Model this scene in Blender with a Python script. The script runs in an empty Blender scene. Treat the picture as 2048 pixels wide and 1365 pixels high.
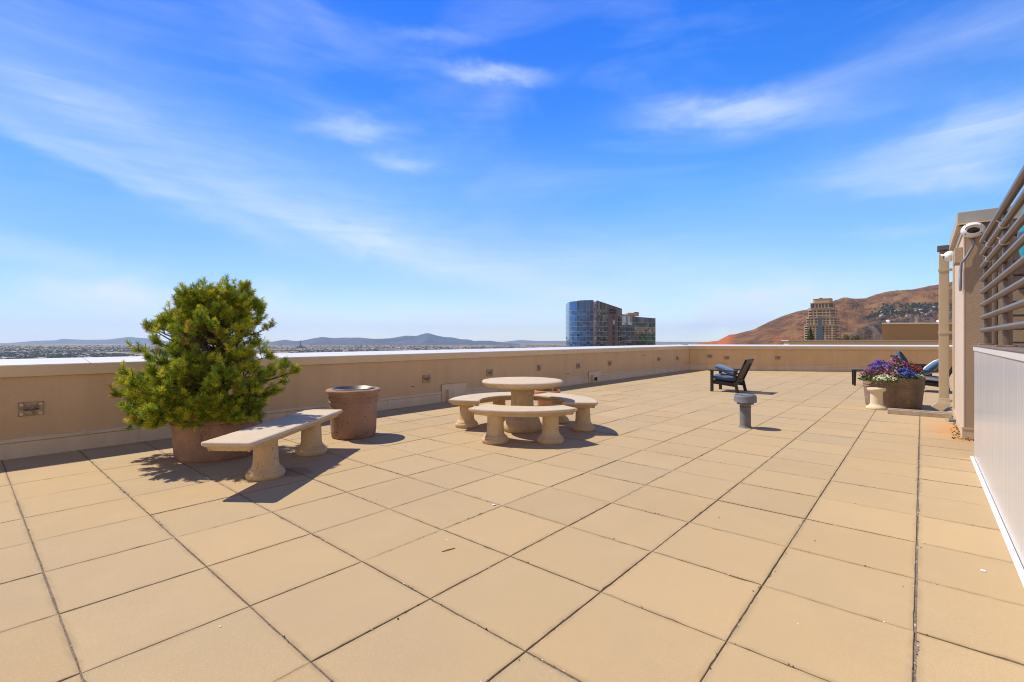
import bpy, bmesh, math, random
from math import sin, cos, pi, radians, sqrt, atan2, exp
from mathutils import Vector, Matrix, noise
from mathutils.geometry import tessellate_polygon
random.seed(7)
SC = bpy.context.scene
COL = SC.collection
# ------------------------------------------------------------------ camera
FPX = 953.8; TH = .7097; HY = 678.9; H = 1.29
CT, ST = cos(TH), sin(TH)
cam = bpy.data.cameras.new('camera'); co = bpy.data.objects.new('camera', cam); COL.objects.link(co)
co.location = (0, 0, H); co.rotation_euler = (pi/2, 0, TH)
cam.sensor_width = 36; cam.lens = FPX/2048*36; cam.shift_y = -3.6/2048
cam.clip_start = .05; cam.clip_end = 90000
SC.camera = co
SC.view_settings.view_transform = 'Standard'; SC.view_settings.look = 'None'
SC.cycles.filter_width = 1.1; SC.cycles.max_bounces = 12; SC.cycles.diffuse_bounces = 6
SC.view_settings.gamma = 1; SC.view_settings.exposure = .50
# ------------------------------------------------------------------ light
SUND = Vector((.66, .16, -1)).normalized()
sl = bpy.data.lights.new('sun', 'SUN'); so = bpy.data.objects.new('sun', sl); COL.objects.link(so)
sl.energy = 3.75; sl.angle = radians(.5); sl.color = (1, .90, .75)
so.rotation_euler = SUND.to_track_quat('-Z', 'Y').to_euler()
sdir = -SUND
W_ = bpy.data.worlds.new('World'); SC.world = W_; W_.use_nodes = True
wn, wl = W_.node_tree.nodes, W_.node_tree.links
wn.clear()
def N(t, **k):
    n = wn.new(t)
    for a, b in k.items(): setattr(n, a, b)
    return n
def wm(op, a, b=None, c=None):
    n = N('ShaderNodeMath', operation=op)
    for i, v in enumerate((a, b, c)):
        if v is None: continue
        if isinstance(v, (int, float)): n.inputs[i].default_value = v
        else: wl.new(v, n.inputs[i])
    return n.outputs[0]
def build_world():
    sky = N('ShaderNodeTexSky', sky_type='NISHITA', sun_disc=False)
    sky.sun_elevation = math.asin(sdir.z); sky.sun_rotation = atan2(sdir.x, sdir.y)
    sky.altitude = 1300; sky.air_density = 1.0; sky.dust_density = .3; sky.ozone_density = 2.0
    tc = N('ShaderNodeTexCoord'); sep = N('ShaderNodeSeparateXYZ'); wl.new(tc.outputs['Generated'], sep.inputs[0])
    x, y, z = sep.outputs
    r = wm('ADD', wm('MULTIPLY', x, CT), wm('MULTIPLY', y, ST))
    F = wm('ADD', wm('MULTIPLY', x, -ST), wm('MULTIPLY', y, CT))
    az = wm('ARCTAN2', r, F); el = wm('ARCSINE', z)
    # vivid clear-sky tint, by elevation above the horizon
    ramp = N('ShaderNodeValToRGB'); wl.new(wm('DIVIDE', el, 1.0), ramp.inputs[0])
    cr = ramp.color_ramp
    stops = [(0, (1.06, 1.12, 1.45)), (.06, (1.06, 1.14, 1.38)), (.14, (.98, 1.18, 1.38)), (.28, (.58, 1.16, 1.70)), (.37, (.43, 1.08, 1.90)), (.45, (.28, .95, 2.0)), (.62, (.17, .82, 2.1)), (1, (.15, .68, 2.0))]
    while len(cr.elements) < len(stops): cr.elements.new(.5)
    for e, (p, c) in zip(cr.elements, stops): e.position = p; e.color = (c[0]/2.2, c[1]/2.2, c[2]/2.2, 1)
    mul = N('ShaderNodeMix', data_type='RGBA', blend_type='MULTIPLY'); mul.inputs[0].default_value = 1
    wl.new(sky.outputs[0], mul.inputs[6]); wl.new(ramp.outputs[0], mul.inputs[7])
    sc = N('ShaderNodeVectorMath', operation='SCALE'); wl.new(mul.outputs[2], sc.inputs[0]); sc.inputs['Scale'].default_value = 2.2
    # cirrus in azimuth / elevation
    cv = N('ShaderNodeCombineXYZ'); wl.new(az, cv.inputs[0]); wl.new(el, cv.inputs[1])
    def nz(scale, sx, sy, rot, det=6, dist=.6, rough=.6):
        mp = N('ShaderNodeMapping'); wl.new(cv.outputs[0], mp.inputs[0])
        mp.inputs['Scale'].default_value = (sx, sy, 1); mp.inputs['Rotation'].default_value = (0, 0, rot)
        n = N('ShaderNodeTexNoise'); wl.new(mp.outputs[0], n.inputs[0]); n.inputs['Scale'].default_value = scale
        n.inputs['Detail'].default_value = det; n.inputs['Distortion'].default_value = dist; n.inputs['Roughness'].default_value = rough
        return n.outputs[0]
    # domain warp for wispy edges
    w1 = nz(3.0, 1, 2.2, .15, 7, .3, .6); w2 = nz(4.4, 1, 2.0, -.3, 7, .3, .6)
    azw = wm('ADD', az, wm('MULTIPLY', wm('SUBTRACT', w1, .5), .22)); elw = wm('ADD', el, wm('MULTIPLY', wm('SUBTRACT', w2, .5), .10))
    streak = nz(7, .6, 6, .12, 8, 1.0, .68); puff = nz(9, 1, 2.4, 0, 7, .3, .55); soft = nz(2.6, .8, 2.6, .2, 5, .8, .55)
    def px(xp, yp):
        a = (xp-1024)/FPX; b = (HY-yp)/FPX
        return math.atan(a), math.atan(b/sqrt(1+a*a))
    P = [(120, 300, 200, 22, -22, .62), (360, 385, 240, 24, -22, .62), (660, 460, 240, 28, -18, .66), (930, 530, 240, 34, -14, .60),
         (985, 145, 95, 15, -3, .85), (705, 255, 90, 22, 4, .90), (805, 322, 60, 13, 0, .62), (850, 76, 100, 12, 0, .3),
         (1440, 228, 150, 24, -4, .95), (1600, 200, 200, 34, 10, .5), (1850, 130, 260, 70, 22, .26), (1830, 300, 230, 40, 12, .66), (1900, 355, 190, 26, -8, .72), (1980, 270, 150, 70, 10, .62),
         (150, 200, 200, 36, -8, .5), (60, 60, 240, 70, -10, .26), (640, 50, 200, 40, -14, .12), (60, 500, 220, 24, -5, .5), (600, 400, 380, 90, -12, .3), (900, 350, 300, 60, 0, .18),
         (1800, 455, 140, 12, 0, .35), (1250, 560, 300, 40, 0, .4), (300, 120, 420, 110, -6, .08), (500, 350, 420, 70, -16, .22), (1150, 520, 420, 60, -4, .25), (1500, 430, 420, 90, 4, .16)]
    Q = [(270, 585, 120, 40, 0, 1.0), (120, 660, 90, 18, 0, .55), (540, 600, 60, 34, 0, .55), (1560, 605, 170, 44, 0, 1.0), (1450, 640, 130, 26, 0, .6), (1180, 600, 120, 24, 0, .4), (700, 640, 300, 26, 0, .5), (300, 640, 300, 30, 0, .45), (1050, 640, 260, 26, 0, .45), (1300, 650, 200, 24, 0, .4), (2300, 560, 300, 50, 0, .5), (-500, 560, 300, 50, 0, .5)]
    def field(lst):
        tot = None
        for xp, yp, w, h, ro, k in lst:
            a0, e0 = px(xp, yp); a1, _ = px(xp+w, yp); _, e1 = px(xp, yp-h)
            cr_, sr_ = cos(radians(ro)), sin(radians(ro))
            da = wm('SUBTRACT', azw, a0); de = wm('SUBTRACT', elw, e0)
            u = wm('DIVIDE', wm('ADD', wm('MULTIPLY', da, cr_), wm('MULTIPLY', de, sr_)), a1-a0)
            v = wm('DIVIDE', wm('SUBTRACT', wm('MULTIPLY', de, cr_), wm('MULTIPLY', da, sr_)), e1-e0)
            d2 = wm('ADD', wm('MULTIPLY', u, u), wm('MULTIPLY', v, v))
            g = wm('MULTIPLY', wm('EXPONENT', wm('MULTIPLY', d2, -.9)), k)
            tot = g if tot is None else wm('ADD', tot, g)
        return tot
    A = wm('MULTIPLY', field(P), wm('ADD', wm('MULTIPLY', streak, .66), .15))
    B = wm('MULTIPLY', field(Q), wm('ADD', wm('MULTIPLY', puff, 2.0), -.25))
    up = wm('SMOOTH_MIN', wm('MAXIMUM', wm('MULTIPLY', el, 3.0), 0), 1, .1)
    G = wm('MULTIPLY', wm('MULTIPLY', wm('MAXIMUM', wm('SUBTRACT', soft, .47), 0), .8), up)
    G2 = wm('MULTIPLY', G, wm('MULTIPLY', streak, 1.6))
    cov = wm('MINIMUM', wm('MAXIMUM', wm('ADD', wm('ADD', wm('MAXIMUM', A, 0), wm('MAXIMUM', B, 0)), G2), 0), .92)
    mx = N('ShaderNodeMix', data_type='RGBA', blend_type='MIX'); wl.new(cov, mx.inputs[0])
    gl = N('ShaderNodeMapRange', interpolation_type='SMOOTHSTEP'); wl.new(az, gl.inputs[0]); gl.inputs[1].default_value = -.05; gl.inputs[2].default_value = -.85
    gm = N('ShaderNodeMix', data_type='RGBA', blend_type='MULTIPLY'); wl.new(gl.outputs[0], gm.inputs[0]); wl.new(sc.outputs[0], gm.inputs[6]); gm.inputs[7].default_value = (.66, .76, .92, 1)
    gr = N('ShaderNodeMapRange', interpolation_type='SMOOTHSTEP'); wl.new(az, gr.inputs[0]); gr.inputs[1].default_value = -.1; gr.inputs[2].default_value = .45
    g2 = N('ShaderNodeMix', data_type='RGBA', blend_type='MULTIPLY'); wl.new(gr.outputs[0], g2.inputs[0]); wl.new(gm.outputs[2], g2.inputs[6]); g2.inputs[7].default_value = (1.14, 1.22, 1.16, 1)
    wl.new(g2.outputs[2], mx.inputs[6]); mx.inputs[7].default_value = (6.6, 7.6, 9.6, 1)
    # unseen warm cloud added behind the camera to brighten the parapet, darker sky above
    def sst(v, a, b):
        q = N('ShaderNodeMapRange', interpolation_type='SMOOTHSTEP'); wl.new(v, q.inputs[0]); q.inputs[1].default_value = a; q.inputs[2].default_value = b; return q.outputs[0]
    rear = sst(F, .10, -.45)
    fill_cloud = wm('MULTIPLY', rear, sst(wm('ADD', el, wm('MULTIPLY', wm('SUBTRACT', puff, .5), .35)), .60, .30))
    high = wm('MULTIPLY', sst(el, .68, 1.0), .80)
    m2 = N('ShaderNodeMix', data_type='RGBA', blend_type='MIX'); wl.new(wm('MAXIMUM', wm('MULTIPLY', rear, .75), high), m2.inputs[0]); wl.new(mx.outputs[2], m2.inputs[6]); m2.inputs[7].default_value = (.75, 1.15, 2.6, 1)
    m3 = N('ShaderNodeMix', data_type='RGBA', blend_type='MIX'); wl.new(fill_cloud, m3.inputs[0]); wl.new(m2.outputs[2], m3.inputs[6]); m3.inputs[7].default_value = (8.6, 6.9, 6.0, 1)
    mx = m3
    bg = N('ShaderNodeBackground'); bg.inputs[1].default_value = .085; wl.new(mx.outputs[2], bg.inputs[0])
    out = N('ShaderNodeOutputWorld'); wl.new(bg.outputs[0], out.inputs[0])
build_world()
# ------------------------------------------------------------------ helpers
def CW(r, F, z=0.):                       # camera-frame plan coordinates (right, forward) in metres -> world
    return Vector((r*CT-F*ST, r*ST+F*CT, z))
def G_(x, y, h=0.):                       # photo pixel on the plane z=h -> world
    F = FPX*(H-h)/(y-HY); return CW((x-1024)*F/FPX, F, h)
def AT(x, F, y=None):                     # photo pixel at forward distance F
    return CW((x-1024)*F/FPX, F, 0 if y is None else H+(HY-y)*F/FPX)
def tag(o, label=None, cat=None, group=None, kind=None):
    if label: o['label'] = label
    if cat: o['category'] = cat
    if group: o['group'] = group
    if kind: o['kind'] = kind
    return o
def empty(name, loc, label, cat, group=None, rz=0):
    o = bpy.data.objects.new(name, None); COL.objects.link(o); o.location = loc; o.rotation_euler = (0, 0, rz)
    return tag(o, label, cat, group)
def obj(name, bm, m, parent=None, smooth=False, world=False):
    me = bpy.data.meshes.new(name); bm.normal_update(); bm.to_mesh(me); bm.free()
    if isinstance(m, (list, tuple)):
        for q in m: me.materials.append(q)
    else: me.materials.append(m)
    if smooth:
        me.polygons.foreach_set('use_smooth', [True]*len(me.polygons))
        if smooth != 'all': me.set_sharp_from_angle(angle=radians(38))
    o = bpy.data.objects.new(name, me); COL.objects.link(o)
    if parent:
        o.parent = parent
        if world:   # mesh given in world coordinates under a moved parent
            mw = Matrix.Translation(parent.location) @ Matrix.Rotation(parent.rotation_euler[2], 4, 'Z')
            me.transform(mw.inverted())
    return o
def copy_tree(o, parent=None):
    c = o.copy(); COL.objects.link(c)
    if parent: c.parent = parent
    for ch in [q for q in bpy.data.objects if q.parent == o]: copy_tree(ch, c)
    return c
def new(): return bmesh.new()
def merge(bm, b2, M=None):
    if M is not None: b2.transform(M)
    me = bpy.data.meshes.new('t'); b2.to_mesh(me); b2.free(); bm.from_mesh(me); bpy.data.meshes.remove(me)
def box(bm, x0, x1, y0, y1, z0, z1, bev=0, seg=2, M=None, mi=0):
    b = new(); vs = [b.verts.new(p) for p in ((x0,y0,z0),(x1,y0,z0),(x1,y1,z0),(x0,y1,z0),(x0,y0,z1),(x1,y0,z1),(x1,y1,z1),(x0,y1,z1))]
    for f in ((3,2,1,0),(4,5,6,7),(0,1,5,4),(1,2,6,5),(2,3,7,6),(3,0,4,7)): b.faces.new([vs[i] for i in f])
    if bev: bmesh.ops.bevel(b, geom=b.edges[:], offset=bev, segments=seg, affect='EDGES', profile=.5)
    for f in b.faces: f.material_index = mi
    merge(bm, b, M); return bm
def lathe(bm, prof, seg=48, M=None, cx=0, cy=0, jit=0):
    b = new(); rings = []
    for r, z in prof:
        if r < 1e-5: rings.append([b.verts.new((cx, cy, z))]); continue
        rings.append([b.verts.new((cx+r*cos(2*pi*i/seg), cy+r*sin(2*pi*i/seg), z)) for i in range(seg)])
    for A, B in zip(rings, rings[1:]):
        for i in range(seg):
            j = (i+1) % seg
            if len(A) == 1 and len(B) == 1: continue
            if len(A) == 1: b.faces.new((A[0], B[j], B[i]))
            elif len(B) == 1: b.faces.new((A[i], A[j], B[0]))
            else: b.faces.new((A[i], A[j], B[j], B[i]))
    if jit:
        for v in b.verts:
            v.co += noise.noise_vector(v.co*9)*jit
    merge(bm, b, M); return bm
def tube(bm, pts, r, seg=10, caps=True):
    pts = [Vector(p) for p in pts]; n = len(pts); rr = r if isinstance(r, (list, tuple)) else [r]*n
    b = new(); rings = []; up = None
    for i, p in enumerate(pts):
        t = (pts[min(i+1, n-1)]-pts[max(i-1, 0)]).normalized()
        if up is None:
            up = t.cross(Vector((0, 0, 1)));
            if up.length < .05: up = t.cross(Vector((0, 1, 0)))
            up.normalize()
        up = (up-t*up.dot(t)).normalized(); w = t.cross(up)
        rings.append([b.verts.new(p+(up*cos(2*pi*k/seg)+w*sin(2*pi*k/seg))*rr[i]) for k in range(seg)])
    for A, B in zip(rings, rings[1:]):
        for i in range(seg): b.faces.new((A[i], A[(i+1) % seg], B[(i+1) % seg], B[i]))
    if caps: b.faces.new(rings[0][::-1]); b.faces.new(rings[-1])
    bmesh.ops.recalc_face_normals(b, faces=b.faces[:]); merge(bm, b); return bm
def prism(bm, poly, z0, z1, M=None, mi=0):
    b = new(); a = [b.verts.new((x, y, z0)) for x, y in poly]
    c = [b.verts.new((p[0], p[1], z1 if not callable(z1) else z1(p))) for p in poly]
    b.faces.new(a[::-1]); b.faces.new(c)
    for i in range(len(poly)): j = (i+1) % len(poly); b.faces.new((a[i], a[j], c[j], c[i]))
    bmesh.ops.recalc_face_normals(b, faces=b.faces[:])
    for f in b.faces: f.material_index = mi
    merge(bm, b, M); return bm
def loft(bm, secs, M=None, cap=True):     # closed loops of equal length
    b = new(); R = [[b.verts.new(p) for p in s] for s in secs]; n = len(secs[0])
    for A, B in zip(R, R[1:]):
        for i in range(n): b.faces.new((A[i], A[(i+1) % n], B[(i+1) % n], B[i]))
    if cap:
        for L in (R[0], R[-1]):
            if len(L) > 12:
                for t in tessellate_polygon([[v.co for v in L]]): b.faces.new([L[k] for k in t])
            else: b.faces.new(L)
    bmesh.ops.recalc_face_normals(b, faces=b.faces[:]); merge(bm, b, M); return bm
# ------------------------------------------------------------------ materials
def mat(name, col, rough=.8, var=0, vscale=3, var2=None, fine=0, fscale=120, bump=0, bscale=80, bdet=4, metal=0, spec=.5, attr=None, coords='Object', pits=0, pscale=30, pitcol=None, streak=0, trans=0, sheen=0, dist=.02):
    m = bpy.data.materials.new(name); m.use_nodes = True; nt = m.node_tree; n = nt.nodes; l = nt.links
    p = n['Principled BSDF']; p.inputs['Roughness'].default_value = rough; p.inputs['Metallic'].default_value = metal
    p.inputs['Specular IOR Level'].default_value = spec
    tc = n.new('ShaderNodeTexCoord').outputs[coords]
    cur = n.new('ShaderNodeRGB'); cur.outputs[0].default_value = (*col, 1); cur = cur.outputs[0]
    def mixc(f, a, b, bt='MIX'):
        x = n.new('ShaderNodeMix'); x.data_type = 'RGBA'; x.blend_type = bt
        if isinstance(f, (int, float)): x.inputs[0].default_value = f
        else: l.new(f, x.inputs[0])
        for i, v in ((6, a), (7, b)):
            if isinstance(v, tuple): x.inputs[i].default_value = (*v, 1)
            else: l.new(v, x.inputs[i])
        return x.outputs[2]
    def nz(s, det=4, sc=None, rg=.55):
        t = n.new('ShaderNodeTexNoise'); t.inputs['Scale'].default_value = s; t.inputs['Detail'].default_value = det; t.inputs['Roughness'].default_value = rg
        if sc:
            mp = n.new('ShaderNodeMapping'); mp.inputs['Scale'].default_value = sc; l.new(tc, mp.inputs[0]); l.new(mp.outputs[0], t.inputs[0])
        else: l.new(tc, t.inputs[0])
        return t.outputs[0]
    def rng(v, a, b, c=0, d=1):
        r = n.new('ShaderNodeMapRange'); l.new(v, r.inputs[0])
        for i, q in enumerate((a, b, c, d)): r.inputs[i+1].default_value = q
        return r.outputs[0]
    if attr:
        a = n.new('ShaderNodeAttribute'); a.attribute_name = attr; cur = mixc(1., cur, a.outputs[0], 'MULTIPLY')
    if var:
        c2 = var2 or tuple(c*(1-var) for c in col)
        cur = mixc(rng(nz(vscale), .38, .66, 0, 1 if var2 else 1), cur, c2) if var2 and not attr else mixc(rng(nz(vscale), .35, .7, 0, var), cur, c2 if var2 else (0, 0, 0))
    if fine: cur = mixc(rng(nz(fscale, 2), .3, .7, 0, 1), mixc(fine, cur, (0, 0, 0)), mixc(fine*.5, cur, (1, 1, 1)))
    if streak: cur = mixc(rng(nz(4, 5, (1, 1, .08)), .45, .75, 0, streak), cur, (.03, .02, .012))
    if pits:
        v = n.new('ShaderNodeTexVoronoi'); v.inputs['Scale'].default_value = pscale; l.new(tc, v.inputs[0])
        v2 = n.new('ShaderNodeTexNoise'); v2.inputs['Scale'].default_value = pscale*.35; l.new(tc, v2.inputs[0])
        thr = n.new('ShaderNodeMath'); thr.operation = 'MULTIPLY'; l.new(rng(v2.outputs[0], .45, .7, 0, 1), thr.inputs[0]); thr.inputs[1].default_value = .34
        cmp_ = n.new('ShaderNodeMath'); cmp_.operation = 'LESS_THAN'; l.new(v.outputs[0], cmp_.inputs[0]); l.new(thr.outputs[0], cmp_.inputs[1])
        pm = cmp_.outputs[0]
        mm = n.new('ShaderNodeMath'); mm.operation = 'MULTIPLY'; l.new(pm, mm.inputs[0]); mm.inputs[1].default_value = pits
        cur = mixc(mm.outputs[0], cur, pitcol or tuple(c*.3 for c in col))
    l.new(cur, p.inputs['Base Color'])
    if bump:
        b = n.new('ShaderNodeBump'); b.inputs['Strength'].default_value = bump; b.inputs['Distance'].default_value = dist
        l.new(nz(bscale, bdet), b.inputs['Height']); l.new(b.outputs[0], p.inputs['Normal'])
    if trans:
        p.inputs['Transmission Weight'].default_value = 0
        tr = n.new('ShaderNodeBsdfTranslucent'); l.new(cur, tr.inputs[0]); ms = n.new('ShaderNodeMixShader'); ms.inputs[0].default_value = trans
        l.new(p.outputs[0], ms.inputs[1]); l.new(tr.outputs[0], ms.inputs[2]); l.new(ms.outputs[0], n['Material Output'].inputs[0])
    if sheen: p.inputs['Sheen Weight'].default_value = sheen
    return m
M = {}
M['wall'] = mat('stucco_wall', (.62, .43, .235), .9, .10, 1.1, fine=.05, fscale=90, bump=.25, bscale=140, streak=.10)
M['stucco'] = mat('rough_stucco', (.47, .34, .215), .95, .08, 1.5, fine=.10, fscale=130, bump=.9, bscale=95, dist=.012)
M['coping'] = mat('painted_coping', (.66, .50, .29), .45, .06, 2, fine=.02, streak=.03, spec=.5)
M['coptop'] = mat('coping_top', (.74, .72, .67), .35, .06, 1.5, spec=.6)
M['flash'] = mat('base_flashing', (.66, .53, .36), .6, .10, 2, fine=.03, streak=.12)
M['trim'] = mat('cream_trim', (.62, .52, .36), .5, .05, 3)
M['cast'] = mat('cast_stone', (.62, .44, .23), .9, .18, 6, fine=.12, fscale=70, bump=.45, bscale=60, pits=.7, pscale=34, pitcol=(.30, .20, .10), dist=.012)
M['casttop'] = mat('cast_stone_top', (.60, .48, .33), .85, .10, 5, fine=.14, fscale=150, bump=.2, bscale=120, dist=.008)
M['whitestone'] = mat('pale_stone', (.66, .55, .37), .8, .08, 5, fine=.05, bump=.2, bscale=60, dist=.01)
M['pot'] = mat('brown_pot', (.38, .215, .13), .88, .30, 5, fine=.10, fscale=60, bump=.4, bscale=40, pits=.85, pscale=26, pitcol=(.09, .05, .035), streak=.22, dist=.014)
M['pot2'] = mat('weathered_pot', (.30, .20, .13), .88, .35, 5, fine=.10, fscale=60, bump=.45, bscale=40, pits=.7, pscale=24, pitcol=(.08, .05, .035), streak=.35, dist=.014)
M['terra'] = mat('terracotta', (.55, .25, .11), .85, .15, 8, fine=.05)
M['soil'] = mat('soil', (.06, .04, .025), 1, .3, 20, bump=1, bscale=60)
M['steel'] = mat('steel', (.20, .185, .17), .42, .3, 8, metal=.85)
M['rail'] = mat('rail_metal', (.17, .115, .08), .30, .08, 8, metal=.35, spec=.6)
M['railw'] = mat('zip_tie', (.85, .83, .78), .5)
M['plate'] = mat('galvanised_plate', (.40, .31, .22), .6, .6, 25, var2=(.24, .13, .06), metal=.35, fine=.05)
M['bolt'] = mat('bolt_metal', (.62, .54, .42), .45, .3, 60, metal=.6)
M['dark'] = mat('dark_hole', (.015, .013, .012), .9)
M['black'] = mat('black_paint', (.022, .017, .016), .55, .2, 20)
M['brown'] = mat('brown_paint', (.05, .035, .025), .55, .2, 20)
M['pipe'] = mat('grey_pipe', (.20, .195, .20), .75, .35, 14, fine=.1, streak=.3)
M['pipecap'] = mat('grey_vent_cap', (.17, .175, .205), .6, .12, 14, fine=.04)
M['blue'] = mat('blue_fabric', (.085, .19, .36), .95, .12, 12, fine=.08, fscale=250, sheen=.2)
M['navy'] = mat('navy_fabric', (.02, .05, .12), .95, .12, 12, fine=.08, fscale=250, sheen=.2)
M['blue2'] = mat('denim_fabric', (.05, .11, .24), .95, .12, 12, fine=.08, fscale=250, sheen=.2)
M['panel'] = None
M['camw'] = mat('camera_white', (.80, .79, .80), .4)
M['conduit'] = mat('conduit_grey', (.30, .30, .32), .4, metal=.6)
M['glass_d'] = mat('dark_glass', (.02, .02, .025), .1)
M['bark'] = mat('bark', (.12, .075, .045), .95, .3, 30, bump=.6, bscale=60)
M['needle'] = mat('needles', (1, 1, 1), .5, attr='Col', trans=.32, spec=.35)
M['leaf'] = mat('leaves', (1, 1, 1), .55, attr='Col', trans=.25)
M['petal'] = mat('petals', (1, 1, 1), .7, attr='Col', trans=.2)
M['farveg'] = mat('far_foliage', (1, 1, 1), .9, attr='Col')
M['teal'] = mat('teal_fabric', (.02, .30, .38), .7, .2, 20)
M['rooftan'] = mat('far_stucco', (.36, .245, .125), .9, .08, .5)
M['tuff'] = mat('tan_tower_stone', (.50, .37, .22), .85, .10, .15)
M['twin'] = mat('tower_window', (.03, .04, .055), .15, .4, .3, spec=.8)
M['beige'] = mat('downspout_paint', (.53, .42, .27), .5, .05, 3)
M['leafdry'] = mat('dry_leaf', (.35, .16, .04), .8, .5, 40)
M['white'] = mat('white_paint', (.8, .8, .78), .5)

def mat_pavers():
    m = mat('pavers', (.464, .347, .193), .9, 0, attr='Col', bump=.12, bscale=160, dist=.01, spec=.3)
    nt = m.node_tree; n = nt.nodes; l = nt.links; p = n['Principled BSDF']
    src = p.inputs['Base Color'].links[0].from_socket
    tc = n.new('ShaderNodeTexCoord').outputs['Object']
    def nz(s, d=4, r=.6):
        t = n.new('ShaderNodeTexNoise'); t.inputs['Scale'].default_value = s; t.inputs['Detail'].default_value = d; t.inputs['Roughness'].default_value = r; l.new(tc, t.inputs[0]); return t.outputs[0]
    def rng(v, a, b, c, d):
        r = n.new('ShaderNodeMapRange'); l.new(v, r.inputs[0])
        for i, q in enumerate((a, b, c, d)): r.inputs[i+1].default_value = q
        return r.outputs[0]
    def mixc(f, a, b, bt='MIX'):
        x = n.new('ShaderNodeMix'); x.data_type = 'RGBA'; x.blend_type = bt
        if isinstance(f, float): x.inputs[0].default_value = f
        else: l.new(f, x.inputs[0])
        l.new(a, x.inputs[6])
        if isinstance(b, tuple): x.inputs[7].default_value = (*b, 1)
        else: l.new(b, x.inputs[7])
        return x.outputs[2]
    c = mixc(rng(nz(1.3, 5), .40, .70, 0, .28), src, (.42, .325, .21))
    c = mixc(rng(nz(.7, 6, .65), .50, .68, 0, .28), c, (.36, .27, .17))
    c = mixc(rng(nz(3.1, 5), .50, .78, 0, .30), c, (.53, .40, .22))
    c = mixc(rng(nz(230, 2), .35, .65, 0, .20), c, (.25, .165, .08))
    c = mixc(rng(nz(170, 2), .56, .72, 0, .35), c, (.66, .53, .34))
    c = mixc(rng(nz(11, 6, .7), .66, .80, 0, .25), c, (.26, .17, .10))
    # rust stain washed out from the foot of the pillar
    sep = n.new('ShaderNodeSeparateXYZ'); l.new(tc, sep.inputs[0])
    def mth(op, a, b):
        q = n.new('ShaderNodeMath'); q.operation = op
        for i, v in ((0, a), (1, b)):
            if isinstance(v, (int, float)): q.inputs[i].default_value = v
            else: l.new(v, q.inputs[i])
        return q.outputs[0]
    dx = mth('DIVIDE', mth('SUBTRACT', sep.outputs[0], .42), .36); dy = mth('DIVIDE', mth('SUBTRACT', sep.outputs[1], 9.15), .95)
    mp = n.new('ShaderNodeMapping'); mp.inputs['Scale'].default_value = (3, 22, 1); l.new(tc, mp.inputs[0])
    sn = n.new('ShaderNodeTexNoise'); sn.inputs['Scale'].default_value = 1.2; sn.inputs['Detail'].default_value = 5; l.new(mp.outputs[0], sn.inputs[0])
    d2 = mth('ADD', mth('MULTIPLY', dx, dx), mth('MULTIPLY', dy, dy))
    g = mth('MULTIPLY', mth('EXPONENT', mth('MULTIPLY', d2, -1.2), 0), rng(sn.outputs[0], .3, .65, .15, 1.0))
    c = mixc(mth('MULTIPLY', g, .95), c, (.52, .20, .03))
    # damp mark by the bench foot
    dx = mth('DIVIDE', mth('SUBTRACT', sep.outputs[0], -4.62), .20); dy = mth('DIVIDE', mth('SUBTRACT', sep.outputs[1], 2.15), .16)
    d2 = mth('ADD', mth('ADD', mth('MULTIPLY', dx, dx), mth('MULTIPLY', dy, dy)), mth('MULTIPLY', nz(9, 4), 1.6))
    c = mixc(rng(d2, 1.5, 1.75, .45, 0), c, (.16, .11, .07))
    l.new(c, p.inputs['Base Color'])
    return m
M['paver'] = mat_pavers()
M['joint'] = mat('joint_grit', (.16, .105, .06), 1, .5, 9, fine=.3, fscale=90, pits=.9, pscale=55, pitcol=(.55, .48, .38))

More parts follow.
